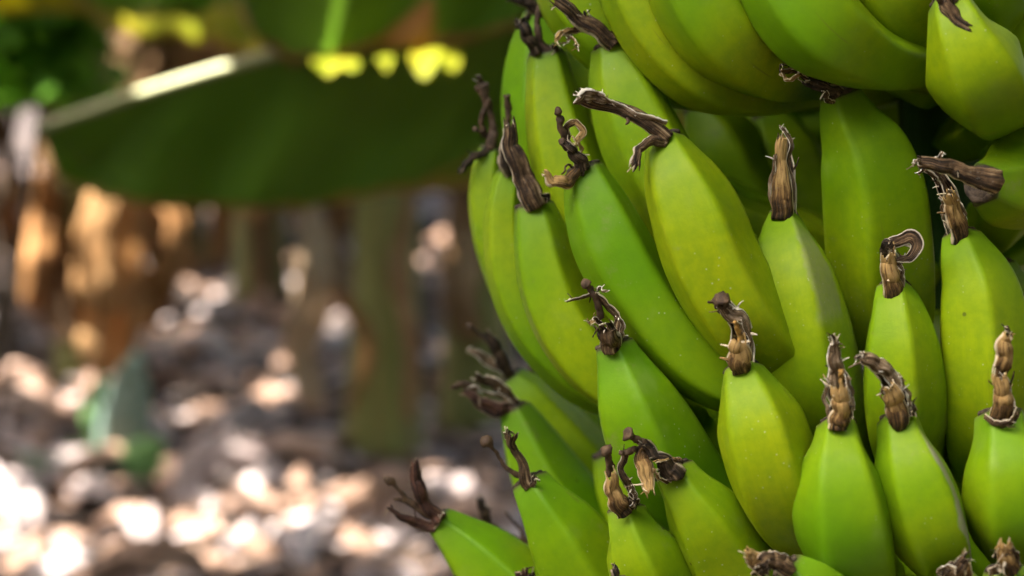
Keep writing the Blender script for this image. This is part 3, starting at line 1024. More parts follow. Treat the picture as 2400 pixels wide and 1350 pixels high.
def flower(ob, d, pieces):
    """dried flower remains on a finger: sheaths and petals (curled strips), styles (rods with a stigma knob)"""
    for pc in pieces:
        FL[0] += 1
        sd = FL[0] * 1.37
        kind, pts, hws = pc[0], pc[1], pc[2]
        o = pc[3] if len(pc) > 3 else {}
        z0, z1 = o.get('z', (-0.002, -0.010))
        k = len(pts)
        rows = [[*P(x, y, d + z0 + (z1 - z0) * i / max(1, k - 1)), h * d / FPX] for i, ((x, y), h) in enumerate(zip(pts, np.interp(np.linspace(0, 1, k), np.linspace(0, 1, len(hws)), hws)))]
        if kind in ('sheath', 'petal'):
            n = 34
            s = spline(rows, n)
            c = s[:, :3] + np.array([[nz(i * .14, sd), nz(i * .14, sd + 4), nz(i * .14, sd + 8)] for i in range(n)]) * 0.0014
            hw = np.maximum(s[:, 3], .0004) * 0.80 * np.array([1 + .20 * nz(i * .15, sd + 2) for i in range(n)])
            cu = o.get('curl', 3.6 if kind == 'sheath' else 1.7)
            roll = o.get('roll', math.sin(sd * 5.1) * (0.55 if kind == 'sheath' else 0.9))
            v, f, u = ribbon(c, hw, cu, roll, 25, o.get('ruf', .30), sd, ragged=1.0, freq=1.6)
            T_, N_, B_2 = frames(c, -FWD)
            fr = random.Random(FL[0])
            for q in range(4):               # loose fibres and torn shreds at the free end and along the edges
                i0 = n - 2 - fr.randrange(3) if q < 2 else fr.randrange(n // 3, n - 4)
                dirn = unit(T_[i0] * fr.uniform(.4, 1.2) + N_[i0] * fr.uniform(-.5, 1.0) + B_2[i0] * fr.uniform(-1.3, 1.3))
                st = c[i0] + B_2[i0] * hw[i0] * fr.uniform(-.9, .9) + N_[i0] * hw[i0] * .3
                ln = max(hw[i0], .0018) * fr.uniform(1.0, 2.2)
                bend = unit(np.cross(dirn, V3(fr.uniform(-1, 1), fr.uniform(-1, 1), fr.uniform(-1, 1))))
                fc = np.array([st + dirn * ln * w - bend * ln * .5 * w * w for w in np.linspace(0, 1, 8)])
                fv, ff, fu = ribbon(fc, [max(hw[i0], .0018) * fr.uniform(.10, .22) * (1 - .7 * w) for w in np.linspace(0, 1, 8)], 1.0, fr.uniform(-1, 1), 4, .4, sd + q)
                b0 = len(v)
                v = list(v) + list(fv)
                f = f + [tuple(a_ + b0 for a_ in x_) for x_ in ff]
                u = list(u) + [(.02 if q % 2 else .2 + .3 * a_, b_) for a_, b_ in fu]
            m = mesh_obj('dried_sheath' if kind == 'sheath' else 'dried_petal', v, f, M['dry'][o.get('m', 0)], ob, u)
            solid(m, 0.0004)
        else:
            n = 26
            s = spline(rows, n)
            c = s[:, :3] + np.array([[nz(i * .3, sd), nz(i * .3, sd + 4), nz(i * .3, sd + 8)] for i in range(n)]) * 0.0008
            r = np.maximum(s[:, 3], .0003) * np.array([1 + .25 * nz(i * .3, sd) for i in range(n)])
            kn = o.get('knob', 0) * d / FPX
            if kn:
                for i in range(n - 6, n):
                    r[i] = kn * (0.45, .75, 1, 1, .85, .45)[i - n + 6]
            v, f, u = tube(c, r, 10, sd, .45)
            mesh_obj('dried_style', v, f, M['style_orange'] if o.get('m') == 'o' else M['style'], ob, u)


S, Q, R = 'sheath', 'petal', 'style'
B_ = banana
# --- first hand, curving down from above
b = B_([(1330, -190, 35), (1325, -110, 75), (1345, -20, 82), (1420, 80, 80), (1540, 170, 66), (1680, 215, 55)], .785, 'T', 0.5, 2, seed=1, dz=[0, 0, 0, 0, .01, .04])
b = B_([(1475, -260, 35), (1462, -160, 70), (1478, -40, 72), (1545, 90, 72), (1640, 180, 70), (1760, 222, 52), (1900, 215, 40)], .745, 'T', 0.62, 2, seed=2, dz=[0, 0, 0, 0, .005, .025, .06])
b = B_([(1590, -270, 35), (1590, -160, 85), (1625, -30, 98), (1690, 80, 94), (1780, 155, 74), (1900, 185, 48)], .722, 'T', 0.55, 2, seed=3, dz=[0, 0, 0, .003, .02, .06])
b = B_([(1800, -300, 38), (1810, -180, 90), (1855, -40, 112), (1925, 60, 108), (2020, 125, 84), (2150, 150, 60)], .700, 'T', 0.52, 2, seed=4, dz=[.0, 0, 0, .0, .012, .04])
b = B_([(2040, -260, 38), (2040, -150, 85), (2085, -40, 100), (2160, 50, 85), (2230, 100, 60)], .715, 'T', 0.3, 2, seed=5, dz=[0, 0, 0, .02, .05])
b = B_([(2226, 6, 40), (2250, 75, 72), (2285, 150, 103), (2315, 220, 98), (2345, 262, 62)], .690, 'T', 0.12, 1, seed=6, dz=[0, -.004, 0, .02, .05], by=330)
flower(b, .685, [(S, [(2240, -25), (2222, 15), (2245, 48), (2280, 66)], [22, 24, 18, 13], dict(m=0)), (R, [(2230, 0), (2205, 5), (2195, -20)], [8, 6], {})])
b = B_([(2300, -150, 40), (2310, -60, 70), (2325, 0, 68), (2320, 60, 50)], .745, 'T', 0.8, 2, seed=7, dz=[0, 0, .01, .05])
b = B_([(2400, -90, 40), (2392, -10, 70), (2390, 90, 85), (2380, 180, 70)], .775, 'T', 0.4, 0, seed=8, dz=[0, 0, .01, .03])
# --- second hand
b = B_([(1268, 32, 30), (1262, 110, 58), (1262, 230, 77), (1290, 380, 82), (1380, 520, 82), (1520, 640, 70)], .845, 'A', 0.9, 1, seed=9)
flower(b, .842, [(S, [(1268, 35), (1240, 8), (1190, -6)], [20, 17, 12], dict(m=2)), (R, [(1285, 28), (1292, -5), (1280, -40)], [9, 8], {}), (Q, [(1250, 30), (1222, 58), (1204, 62)], [12, 8], dict(m=2)),
                 (Q, [(1275, 30), (1310, 8), (1325, -20)], [15, 10], dict(m=2))])
b = B_([(1280, 128, 36), (1290, 200, 55), (1306, 290, 70), (1345, 420, 84), (1430, 560, 84), (1560, 670, 70)], .806, 'A', 0.55, 1, seed=10)
flower(b, .803, [(R, [(1285, 128), (1264, 95), (1262, 45), (1272, -30)], [16, 11, 8, 9], {}), (S, [(1262, 126), (1242, 85), (1222, 42)], [14, 18, 13], dict(m=2, curl=5.0)), (Q, [(1300, 128), (1308, 118), (1296, 105)], [10, 7], dict(m=2))])
b = B_([(1432, 108, 36), (1450, 175, 66), (1492, 290, 90), (1555, 420, 94), (1640, 540, 92), (1750, 640, 75)], .765, 'A', 0.62, 1, seed=11)
flower(b, .760, [(S, [(1440, 108), (1392, 70), (1345, 38), (1300, 0)], [26, 26, 22, 16], dict(m=0)), (Q, [(1400, 80), (1378, 50), (1368, 30)], [9, 8], dict(m=2)),
                 (Q, [(1372, 74), (1338, 72), (1312, 80), (1298, 95)], [8, 11, 7], dict(m=1, ruf=.6)), (Q, [(1335, 78), (1345, 92), (1358, 104)], [6, 4], dict(m=1)), (Q, [(1328, 78), (1330, 98), (1325, 105)], [4, 3], dict(m=3))])
b = B_([(1640, 250, 34), (1680, 330, 85), (1730, 440, 92), (1800, 560, 88), (1900, 660, 75)], .900, 'A', 0.3, 0, seed=12)
b = B_([(1800, 270, 34), (1830, 350, 85), (1870, 450, 92), (1920, 560, 84), (2000, 660, 66)], .910, 'A', 0.7, 0, seed=13)
b = B_([(1968, 218, 38), (1985, 270, 64), (2020, 345, 96), (2044, 440, 112), (2056, 560, 116), (2064, 690, 110), (2090, 800, 80)], .738, 'A', -0.32, 1, seed=14, by=760, dz=[0, .002, .006, .010, .016, .03, .06], p=24)
flower(b, .725, [(S, [(1965, 222), (1925, 198), (1888, 182)], [24, 18, 14], dict(m=2)), (Q, [(1895, 186), (1862, 165), (1830, 172), (1850, 188), (1872, 180)], [9, 11, 8], dict(m=1, ruf=.5)), (Q, [(1860, 165), (1842, 152), (1832, 150)], [5, 3], dict(m=2)),
                 (Q, [(1945, 240), (1938, 225), (1930, 215)], [10, 8], dict(m=0))])
b = B_([(2302, 432, 40), (2345, 440, 78), (2395, 425, 105), (2460, 400, 118), (2540, 420, 90)], .705, 'A', 0.35, 1, seed=15, dz=[0, .01, .025, .05, .09], by=650, label='banana pointing at the picture edge with a thick dark flower end')
flower(b, .695, [(S, [(2312, 432), (2260, 416), (2200, 392), (2152, 384)], [38, 26, 20, 17], dict(m=0, curl=4.4)), (Q, [(2170, 372), (2195, 368), (2205, 352)], [8, 6, 3], dict(m=3, ruf=.8)), (Q, [(2165, 390), (2150, 376), (2140, 384)], [7, 5], dict(m=3, ruf=.8)),
                 (Q, [(2320, 412), (2280, 405), (2240, 402)], [8, 10, 8], dict(m=2))])
b = B_([(2450, 190, 40), (2420, 280, 85), (2395, 360, 92), (2380, 430, 80)], .775, 'A', 0.2, 0, seed=16)
# --- third hand
b = B_([(1150, 350, 24), (1142, 400, 36), (1140, 465, 42), (1152, 545, 46), (1190, 650, 52), (1270, 770, 58)], .842, 'C', 0.45, 1, seed=17, by=960)
flower(b, .840, [(R, [(1150, 350), (1155, 290), (1142, 240), (1130, 200)], [14, 9, 10, 17], {}), (R, [(1138, 322), (1128, 280), (1148, 232)], [7, 6], {}), (S, [(1140, 348), (1108, 366), (1076, 402)], [7, 10, 9], dict(m=2, curl=5.5)),
                 (R, [(1140, 322), (1122, 308), (1112, 300)], [4, 3], dict(knob=8)), (Q, [(1135, 215), (1128, 192), (1118, 184)], [12, 14], dict(m=0))])
b = B_([(1195, 405, 24), (1182, 465, 38), (1180, 550, 44), (1198, 650, 52), (1250, 760, 60), (1340, 860, 64)], .812, 'C', 0.6, 1, seed=18, by=970)
flower(b, .809, [(S, [(1198, 408), (1188, 365), (1186, 315)], [20, 24, 18], dict(m=2)), (R, [(1190, 330), (1192, 280), (1188, 222)], [9, 8, 9], {})])
b = B_([(1249, 482, 37), (1262, 540, 58), (1282, 640, 72), (1325, 750, 80), (1395, 845, 82), (1490, 920, 74)], .775, 'C', 0.42, 1, seed=19, by=990)
flower(b, .771, [(S, [(1252, 484), (1222, 415), (1196, 345), (1192, 290)], [30, 30, 24, 16], dict(m=0, curl=3.9)), (Q, [(1274, 470), (1248, 435), (1222, 380), (1200, 330)], [10, 9, 7], dict(m=0, curl=1.2)), (Q, [(1262, 480), (1285, 468), (1272, 455)], [9, 6], dict(m=2))])
b = B_([(1368, 394, 36), (1392, 465, 66), (1428, 560, 84), (1487, 668, 85), (1565, 776, 82), (1655, 865, 74), (1760, 920, 60)], .742, 'C', 0.62, 1, seed=20, by=990)
flower(b, .737, [(S, [(1372, 392), (1350, 362), (1326, 335)], [24, 17, 14], dict(m=2)), (R, [(1340, 350), (1318, 312), (1312, 280), (1307, 248)], [9, 8, 7], dict(knob=10)), (Q, [(1326, 335), (1328, 300), (1352, 286), (1368, 312), (1350, 330), (1340, 322)], [8, 10, 8], dict(m=1, ruf=.4)),
                 (S, [(1352, 402), (1336, 428), (1305, 434), (1270, 412)], [12, 17, 17, 11], dict(m=1, curl=4.5)), (R, [(1345, 392), (1330, 388), (1318, 408)], [3, 2], {}), (Q, [(1378, 388), (1362, 360), (1356, 335)], [10, 8], dict(m=1)), (R, [(1352, 376), (1330, 352), (1312, 326)], [5, 5], dict(knob=9))])
b = B_([(1556, 330, 38), (1577, 390, 72), (1622, 490, 98), (1672, 620, 104), (1740, 740, 100), (1830, 850, 85)], .715, 'C', 0.40, 2, mat=None, seed=21, by=990, dz=[0, -.003, -.005, -.004, .0, .02], p=24)
flower(b, .708, [(S, [(1565, 326), (1520, 290), (1450, 256), (1400, 242), (1356, 226)], [24, 22, 18, 18, 22], dict(m=0, curl=3.2, ruf=.2)), (Q, [(1420, 232), (1392, 222), (1362, 222), (1350, 235)], [14, 19, 15], dict(m=3, ruf=.7, z=(-.012, -.018))),  # pale end petal stands in for direct sun on the tip
                 (Q, [(1558, 290), (1510, 270), (1440, 240), (1400, 222)], [6, 9, 7, 6], dict(m=3, ruf=.4, z=(-.006, -.012))), (S, [(1562, 332), (1522, 326), (1492, 346), (1480, 386)], [15, 14, 13, 16], dict(m=0, curl=4.6)), (R, [(1500, 280), (1475, 275), (1470, 290)], [4, 3], {})])
b = B_([(1836, 508, 30), (1836, 548, 56), (1846, 630, 90), (1862, 740, 110), (1882, 850, 116), (1920, 960, 104), (1985, 1040, 80)], .735, 'C', 0.30, 1, mat=M['rub'], seed=22, dz=[0, -.004, -.008, -.009, -.006, .006, .03], p=26)
flower(b, .729, [(S, [(1838, 512), (1840, 450), (1838, 385), (1840, 318)], [33, 33, 22, 14], dict(m=0, curl=2.7, roll=3.14, ruf=.16, z=(.002, -.003))), (S, [(1832, 516), (1834, 450), (1832, 385), (1830, 325)], [30, 29, 18, 14], dict(m=1, curl=3.3, roll=-.25, ruf=.22)), (Q, [(1858, 505), (1862, 440), (1848, 378), (1856, 332), (1826, 298)], [8, 7, 7, 9, 4], dict(m=3, curl=1.3, roll=.8)), (Q, [(1815, 510), (1808, 440), (1818, 360)], [5, 6, 5], dict(m=3, roll=-.9))])
b = B_([(2095, 682, 36), (2099, 712, 54), (2106, 790, 76), (2112, 890, 87), (2116, 980, 88), (2130, 1060, 76)], .715, 'C', 0.10, 1, mat=None, seed=23, dz=[0, -.004, -.006, -.004, .004, .03], p=24)
flower(b, .709, [(S, [(2096, 688), (2092, 645), (2086, 590)], [33, 30, 22], dict(m=0, curl=2.7, roll=3.14, ruf=.16, z=(.002, -.003))), (S, [(2092, 690), (2088, 645), (2082, 600)], [31, 26, 20], dict(m=1, curl=3.2, roll=-.2, ruf=.18)), (S, [(2082, 604), (2096, 566), (2130, 556), (2148, 578), (2128, 604), (2100, 610)], [14, 19, 20, 16, 5], dict(m=0, curl=1.8)), (Q, [(2080, 605), (2074, 580), (2086, 566)], [16, 15], dict(m=2)), (Q, [(2116, 690), (2118, 650), (2108, 620)], [5, 5], dict(m=3))])
b = B_([(2250, 556, 36), (2264, 600, 62), (2286, 670, 84), (2297, 760, 95), (2301, 880, 98), (2302, 1000, 92), (2300, 1080, 70)], .722, 'C', 0.02, 1, seed=24, dz=[0, -.004, -.006, -.006, -.003, .008, .03], p=24)
flower(b, .716, [(S, [(2244, 556), (2236, 505), (2216, 440), (2190, 395)], [30, 33, 24, 14], dict(m=0, curl=2.7, roll=3.14, ruf=.16, z=(.002, -.003))), (S, [(2246, 560), (2234, 505), (2220, 455)], [29, 27, 22], dict(m=1, curl=3.3, ruf=.25)), (Q, [(2222, 462), (2198, 415), (2172, 388)], [17, 13, 9], dict(m=0)), (Q, [(2262, 550), (2258, 500), (2238, 460)], [6, 6], dict(m=3, roll=.9)), (Q, [(2225, 540), (2210, 500), (2214, 460)], [5, 5], dict(m=3, roll=-.9)), (Q, [(2200, 420), (2180, 405), (2150, 400)], [8, 5], dict(m=3))])
# --- fourth hand
b = B_([(1436, 808, 36), (1453, 855, 58), (1482, 935, 88), (1522, 1030, 106), (1590, 1130, 102), (1690, 1210, 80)], .735, 'D', 0.12, 0, seed=25, dz=[0, 0, 0, .005, .015, .03])
flower(b, .729, [(S, [(1434, 812), (1428, 778), (1412, 752)], [31, 28, 24], dict(m=0, curl=3.4)), (Q, [(1452, 785), (1448, 742), (1418, 708), (1372, 692), (1332, 706)], [17, 14, 13, 9, 5], dict(m=0)), (R, [(1410, 748), (1398, 704), (1368, 656)], [9, 8, 9], dict(knob=13)),
                 (Q, [(1440, 808), (1462, 772), (1448, 742)], [6, 6], dict(m=3)), (Q, [(1398, 690), (1402, 674), (1420, 682)], [5, 4], dict(m=3)), (Q, [(1410, 760), (1395, 750), (1385, 755)], [8, 6], dict(m=1))])
b = B_([(1738, 866, 38), (1750, 905, 62), (1775, 980, 92), (1802, 1075, 101), (1835, 1165, 99), (1885, 1235, 80), (1960, 1275, 60)], .700, 'D', 0.28, 2, seed=26, dz=[0, -.003, -.006, -.004, .006, .025, .05])
flower(b, .693, [(S, [(1742, 868), (1740, 815), (1734, 760), (1706, 724)], [32, 34, 26, 18], dict(m=0, curl=2.7, roll=3.14, ruf=.16, z=(.002, -.003))), (S, [(1738, 872), (1732, 825), (1728, 790)], [29, 31, 20], dict(m=1, curl=3.1, roll=-.1, ruf=.15)), (R, [(1736, 800), (1730, 775), (1722, 752)], [6, 5], dict(m='o')), (S, [(1748, 790), (1736, 748), (1708, 728), (1690, 712)], [20, 25, 20, 14], dict(m=3, curl=3.0, roll=0.2, z=(-.001, -.006))), (R, [(1700, 722), (1692, 708), (1690, 698)], [16, 20], dict(knob=18)),
                 (Q, [(1758, 862), (1758, 800), (1742, 748)], [6, 6], dict(m=3, roll=.8)), (R, [(1685, 710), (1670, 708), (1658, 708)], [5, 2], {})])
b = B_([(1965, 996, 38), (1966, 1035, 54), (1967, 1100, 84), (1976, 1180, 104), (1988, 1250, 107), (2006, 1305, 96), (2045, 1352, 66)], .685, 'D', 0.42, 1, seed=27, dz=[0, -.003, -.006, -.005, .0, .015, .045])
flower(b, .678, [(S, [(1968, 996), (1972, 940), (1966, 890), (1958, 850)], [33, 35, 28, 20], dict(m=0, curl=2.7, roll=3.14, ruf=.16, z=(.002, -.003))), (S, [(1966, 1002), (1970, 950), (1966, 905)], [30, 27, 21], dict(m=1, curl=3.0, roll=.1, ruf=.15)), (R, [(1970, 915), (1972, 890), (1970, 868)], [6, 5], dict(m='o')), (S, [(1962, 898), (1956, 850), (1953, 798)], [28, 24, 10], dict(m=3, curl=2.8)), (Q, [(1988, 985), (1998, 925), (1984, 890)], [8, 7, 6], dict(m=3, roll=.8)), (Q, [(1945, 990), (1935, 930), (1940, 890)], [6, 6], dict(m=3, roll=-.8)), (Q, [(1956, 812), (1952, 795), (1948, 788)], [12, 7], dict(m=0, ruf=.7)), (Q, [(1985, 985), (2000, 965), (1992, 950)], [8, 6], dict(m=2))])
b = B_([(2106, 982, 38), (2114, 1022, 52), (2134, 1095, 76), (2160, 1180, 90), (2182, 1248, 90), (2195, 1292, 76), (2225, 1335, 50)], .685, 'D', 0.50, 1, mat=M['scar'], seed=28, dz=[0, -.003, -.006, -.005, .0, .015, .05], label='banana with a grey scar along its ridge')
flower(b, .678, [(S, [(2108, 984), (2102, 930), (2080, 880), (2050, 852)], [32, 34, 26, 18], dict(m=0, curl=2.7, roll=3.14, ruf=.16, z=(.002, -.003))), (S, [(2106, 988), (2098, 935), (2086, 900)], [30, 29, 20], dict(m=1, curl=3.1, roll=.1, ruf=.2)), (S, [(2098, 905), (2072, 870), (2042, 848), (2014, 836)], [22, 20, 20, 13], dict(m=3, curl=3.3)), (Q, [(2128, 975), (2128, 925), (2108, 885)], [7, 7], dict(m=3, roll=.8)), (Q, [(2082, 975), (2075, 935), (2070, 900)], [5, 5], dict(m=3, roll=-.9)), (Q, [(2030, 842), (2015, 830), (2008, 836)], [10, 7], dict(m=0, ruf=.8)), (Q, [(2122, 978), (2142, 965), (2138, 950)], [8, 6], dict(m=2))])
b = B_([(2348, 976, 46), (2352, 1020, 60), (2362, 1095, 88), (2372, 1175, 102), (2380, 1245, 92), (2385, 1290, 60)], .685, 'D', 0.45, 1, seed=29, dz=[0, -.003, -.006, -.003, .010, .05])
flower(b, .678, [(S, [(2350, 975), (2354, 925), (2344, 880)], [32, 28, 20], dict(m=0, curl=2.7, roll=3.14, ruf=.16, z=(.002, -.003))), (S, [(2346, 978), (2348, 925), (2340, 880)], [31, 24, 19], dict(m=1, curl=3.8)), (S, [(2342, 888), (2352, 832), (2356, 780)], [15, 25, 14], dict(m=1, curl=3.4)), (Q, [(2310, 975), (2330, 992), (2362, 990), (2388, 965)], [10, 12, 10], dict(m=0, curl=1.0)), (Q, [(2366, 970), (2362, 920), (2348, 880)], [6, 6], dict(m=3, roll=.8)), (Q, [(2356, 790), (2362, 776), (2352, 772)], [10, 6], dict(m=0, ruf=.7))])
# fourth hand, turned away behind
b = B_([(1203, 958, 30), (1222, 1000, 50), (1252, 1070, 70), (1298, 1160, 88), (1370, 1270, 92), (1480, 1360, 80)], .865, 'D', 0.3, 0, seed=30)
flower(b, .862, [(S, [(1203, 958), (1150, 955), (1090, 915)], [20, 22, 8], dict(m=4, curl=2.2)), (S, [(1212, 945), (1160, 898), (1112, 882)], [12, 17, 13], dict(m=0, curl=2.4)), (Q, [(1205, 950), (1160, 925), (1110, 905)], [8, 9, 4], dict(m=3)), (R, [(1120, 912), (1085, 900), (1060, 908)], [9, 6], {})])
b = B_([(1198, 884, 24), (1232, 922, 50), (1285, 985, 64), (1345, 1065, 78), (1420, 1160, 84), (1520, 1250, 70)], .905, 'D', 0.55, 0, seed=31)
flower(b, .902, [(S, [(1195, 880), (1170, 830), (1140, 780)], [14, 18, 12], dict(m=2)), (Q, [(1185, 868), (1135, 842), (1092, 818)], [13, 16, 4], dict(m=3)), (R, [(1165, 820), (1130, 790), (1095, 760)], [6, 5], dict(knob=8))])
b = B_([(1255, 868, 20), (1300, 915, 42), (1360, 985, 58), (1430, 1070, 66), (1520, 1150, 60)], .945, 'D', 0.4, 0, seed=32)
flower(b, .942, [(R, [(1252, 868), (1240, 825), (1222, 785)], [11, 8], dict(knob=11)), (Q, [(1255, 862), (1262, 830), (1268, 808)], [10, 7], dict(m=2)), (Q, [(1275, 880), (1300, 890), (1330, 905)], [10, 6], dict(m=2))])
# --- fifth hand
b = B_([(1577, 1106, 40), (1600, 1142, 54), (1640, 1200, 78), (1695, 1288, 100), (1760, 1390, 106), (1850, 1480, 90)], .712, 'E', 0.35, 2, seed=33, dz=[0, -.002, 0, .01, .022, .045])
flower(b, .704, [(S, [(1580, 1106), (1545, 1068), (1510, 1040)], [32, 20, 14], dict(m=2, curl=3.6)), (S, [(1512, 1036), (1508, 1085), (1522, 1152)], [12, 24, 14], dict(m=1, curl=2.6, roll=.2)), (R, [(1512, 1042), (1492, 1030), (1466, 1014)], [9, 8], dict(knob=16)), (R, [(1510, 1046), (1480, 1056), (1455, 1062)], [9, 6], {}), (Q, [(1598, 1082), (1570, 1075), (1548, 1080)], [8, 8, 5], dict(m=1, curl=2.6)), (Q, [(1570, 1128), (1548, 1125), (1535, 1100)], [7, 6], dict(m=1))])
b = B_([(1465, 1196, 36), (1474, 1232, 50), (1497, 1292, 78), (1530, 1365, 102), (1585, 1450, 106), (1680, 1530, 90)], .715, 'E', 0.05, 1, seed=34, dz=[0, -.002, 0, .01, .022, .045])
flower(b, .708, [(S, [(1462, 1200), (1438, 1165), (1426, 1108)], [28, 27, 15], dict(m=1, curl=3.6)), (Q, [(1482, 1192), (1480, 1150), (1456, 1108), (1468, 1058)], [12, 12, 10, 9], dict(m=0)), (R, [(1430, 1110), (1428, 1082), (1418, 1048)], [9, 8], dict(knob=16)), (Q, [(1462, 1200), (1488, 1180), (1478, 1140)], [7, 6], dict(m=3, roll=.7)), (Q, [(1480, 1198), (1494, 1182), (1488, 1172)], [12, 8], dict(m=2))])
b = B_([(1239, 1130, 36), (1262, 1168, 54), (1306, 1235, 82), (1358, 1325, 102), (1425, 1420, 106), (1530, 1510, 90)], .765, 'E', 0.2, 1, seed=35, dz=[0, -.002, 0, .005, .012, .03])
flower(b, .760, [(S, [(1242, 1130), (1220, 1080), (1197, 1035), (1202, 1010)], [24, 12, 11, 16], dict(m=0, curl=3.8)), (R, [(1230, 1122), (1182, 1092), (1162, 1056), (1128, 1028)], [8, 5, 4, 7], dict(knob=15)), (Q, [(1225, 1152), (1248, 1140), (1256, 1112)], [7, 7], dict(m=0)), (Q, [(1195, 1030), (1185, 1015), (1196, 1008)], [8, 6], dict(m=3))])
b = B_([(1026, 1222, 29), (1060, 1250, 48), (1115, 1300, 74), (1195, 1378, 94), (1290, 1460, 98), (1420, 1540, 90)], .800, 'E', 0.45, 1, seed=36)
flower(b, .797, [(S, [(1030, 1222), (992, 1180), (972, 1130), (966, 1078)], [24, 15, 20, 9], dict(m=4, curl=4.4)), (S, [(1018, 1238), (962, 1222), (908, 1192)], [16, 14, 3], dict(m=4, curl=2.4)), (R, [(1010, 1212), (955, 1172), (932, 1142), (902, 1116)], [10, 7, 5, 8], dict(knob=11)), (R, [(965, 1185), (940, 1172), (925, 1170)], [5, 3], {}), (Q, [(1012, 1240), (1030, 1222), (1040, 1202)], [6, 6], dict(m=0))])
b = B_([(1230, 1275, 18), (1260, 1300, 40), (1320, 1350, 60), (1400, 1420, 70)], .90, 'E', 0.4, 0, seed=37)
flower(b, .898, [(S, [(1150, 1232), (1132, 1195), (1124, 1165)], [8, 14, 8], dict(m=2)), (R, [(1232, 1275), (1190, 1255), (1150, 1232)], [7, 6], {}), (R, [(1230, 1268), (1212, 1228), (1184, 1202)], [5, 3], {})])
# --- lowest fingers just showing
b = B_([(1842, 1328, 32), (1872, 1362, 62), (1920, 1430, 92), (1985, 1520, 100)], .672, 'E', 0.2, 1, seed=38, dz=[0, 0, .005, .02], by=1750)
flower(b, .666, [(S, [(1838, 1330), (1805, 1312), (1775, 1322)], [30, 24, 16], dict(m=0)), (S, [(1782, 1335), (1762, 1305), (1742, 1298)], [22, 22, 12], dict(m=1, ruf=.6)), (Q, [(1850, 1310), (1812, 1296), (1786, 1316)], [7, 6], dict(m=3)), (Q, [(1770, 1345), (1790, 1340), (1800, 1325)], [12, 8], dict(m=2))])
b = B_([(2238, 1348, 34), (2245, 1390, 60), (2258, 1460, 90), (2270, 1540, 95)], .668, 'E', 0.2, 1, seed=39, dz=[0, 0, .01, .03], by=1750)
flower(b, .662, [(S, [(2240, 1352), (2248, 1328), (2262, 1306)], [22, 20, 12], dict(m=0)), (Q, [(2215, 1350), (2222, 1330), (2240, 1322)], [12, 10], dict(m=2)), (Q, [(2272, 1352), (2270, 1325), (2256, 1310)], [9, 7], dict(m=1)), (Q, [(2200, 1340), (2215, 1322), (2230, 1330)], [6, 5], dict(m=3))])
b = B_([(2352, 1334, 36), (2362, 1380, 66), (2375, 1450, 92), (2385, 1540, 95)], .668, 'E', 0.2, 1, seed=40, dz=[0, 0, .01, .03], by=1750)
flower(b, .662, [(S, [(2366, 1336), (2356, 1300), (2352, 1262)], [26, 22, 15], dict(m=1)), (Q, [(2322, 1338), (2335, 1318), (2352, 1330)], [16, 14], dict(m=0, curl=3)), (Q, [(2330, 1300), (2345, 1288), (2362, 1300)], [14, 12], dict(m=2)), (Q, [(2380, 1330), (2384, 1300), (2372, 1290)], [8, 7], dict(m=0))])
b = B_([(1215, 1365, 30), (1240, 1410, 60), (1300, 1480, 80)], .78, 'E', 0.2, 1, seed=41, by=1750)
flower(b, .778, [(S, [(1220, 1368), (1215, 1350), (1222, 1338)], [14, 12], dict(m=4)), (Q, [(1240, 1362), (1250, 1345)], [8, 6], dict(m=2))])
b = B_([(1436, 1368, 32), (1450, 1410, 60), (1490, 1480, 85)], .70, 'E', 0.2, 1, seed=42, by=1750)
flower(b, .697, [(S, [(1436, 1370), (1432, 1350), (1436, 1334)], [14, 12], dict(m=2))])
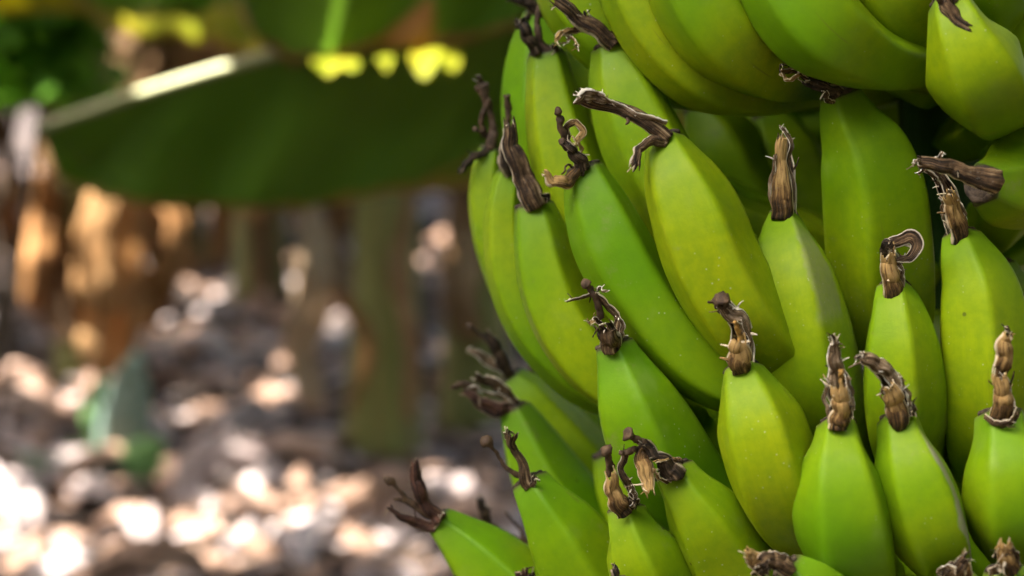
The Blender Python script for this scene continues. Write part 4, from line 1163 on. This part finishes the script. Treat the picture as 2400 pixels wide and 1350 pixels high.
# --- inner fingers filling the shaded gaps; hidden T ones added to block overhead light
for i, (ax_, d, hd) in enumerate([
        ([(1640, 820, 36), (1660, 880, 80), (1700, 970, 95), (1770, 1060, 85)], .79, 'D'), ([(2020, 880, 36), (2030, 940, 75), (2040, 1020, 85), (2070, 1100, 70)], .79, 'D'),
        ([(2205, 900, 36), (2210, 960, 75), (2220, 1060, 85), (2225, 1150, 70)], .77, 'D'), ([(1660, 1100, 36), (1700, 1160, 80), (1760, 1240, 90), (1850, 1320, 80)], .79, 'E'),
        ([(1960, 1240, 36), (1980, 1300, 80), (2010, 1390, 90), (2070, 1480, 80)], .76, 'E'), ([(2130, 1240, 36), (2140, 1300, 80), (2160, 1390, 90), (2190, 1480, 80)], .76, 'E'),
        ([(1425, 1060, 34), (1455, 1120, 70), (1500, 1200, 85), (1580, 1290, 80)], .85, 'E'), ([(1480, 560, 36), (1530, 660, 80), (1600, 760, 90), (1700, 860, 80)], .815, 'C'),
        ([(1800, 640, 36), (1830, 720, 80), (1880, 820, 90), (1960, 920, 75)], .825, 'C'), ([(2330, 620, 36), (2350, 720, 80), (2360, 820, 90), (2350, 920, 75)], .80, 'C'),
        ([(2400, 700, 36), (2420, 800, 80), (2425, 900, 90), (2410, 1000, 75)], .76, 'C'), ([(1560, 900, 36), (1600, 980, 70), (1680, 1060, 80), (1790, 1130, 70)], .83, 'D'),
        ([(2300, 1120, 36), (2310, 1200, 80), (2320, 1290, 90), (2310, 1380, 75)], .76, 'E'), ([(1420, 200, 34), (1450, 280, 75), (1510, 380, 88), (1620, 480, 80)], .86, 'A'),
        ([(1770, 210, 40), (1800, 300, 90), (1830, 400, 100), (1890, 520, 90)], .945, 'A'), ([(1900, 140, 40), (1905, 230, 85), (1930, 330, 92), (1990, 440, 80)], .945, 'A'), 
        ([(2020, 60, 40), (2060, 150, 88), (2100, 250, 92), (2130, 350, 80)], .975, 'A'), ([(1500, -260, 36), (1510, -140, 80), (1570, -20, 95), (1690, 80, 90), (1850, 140, 75)], .84, 'T'), ([(1660, -280, 36), (1680, -150, 80), (1740, -20, 95), (1840, 80, 90), (1990, 140, 75)], .87, 'T'),
        ([(1560, -240, 36), (1570, -120, 85), (1640, 10, 100), (1760, 120, 95), (1930, 190, 80)], .93, 'T'), ([(1780, -280, 36), (1800, -150, 85), (1860, -10, 100), (1950, 100, 95), (2080, 170, 80)], .93, 'T'),
        ([(1950, -280, 36), (1970, -150, 85), (2010, -10, 100), (2070, 100, 95), (2150, 160, 80)], .80, 'T'), ([(2330, -280, 36), (2330, -150, 85), (2310, -10, 100), (2290, 110, 95), (2260, 180, 80)], .84, 'T'),
        ([(1330, 60, 34), (1345, 130, 70), (1375, 230, 82), (1450, 350, 80)], .875, 'A')]):
    banana(ax_, d, hd, 0.3 + i * .4, i % 2, seed=60 + i, NV=44, NU=40)
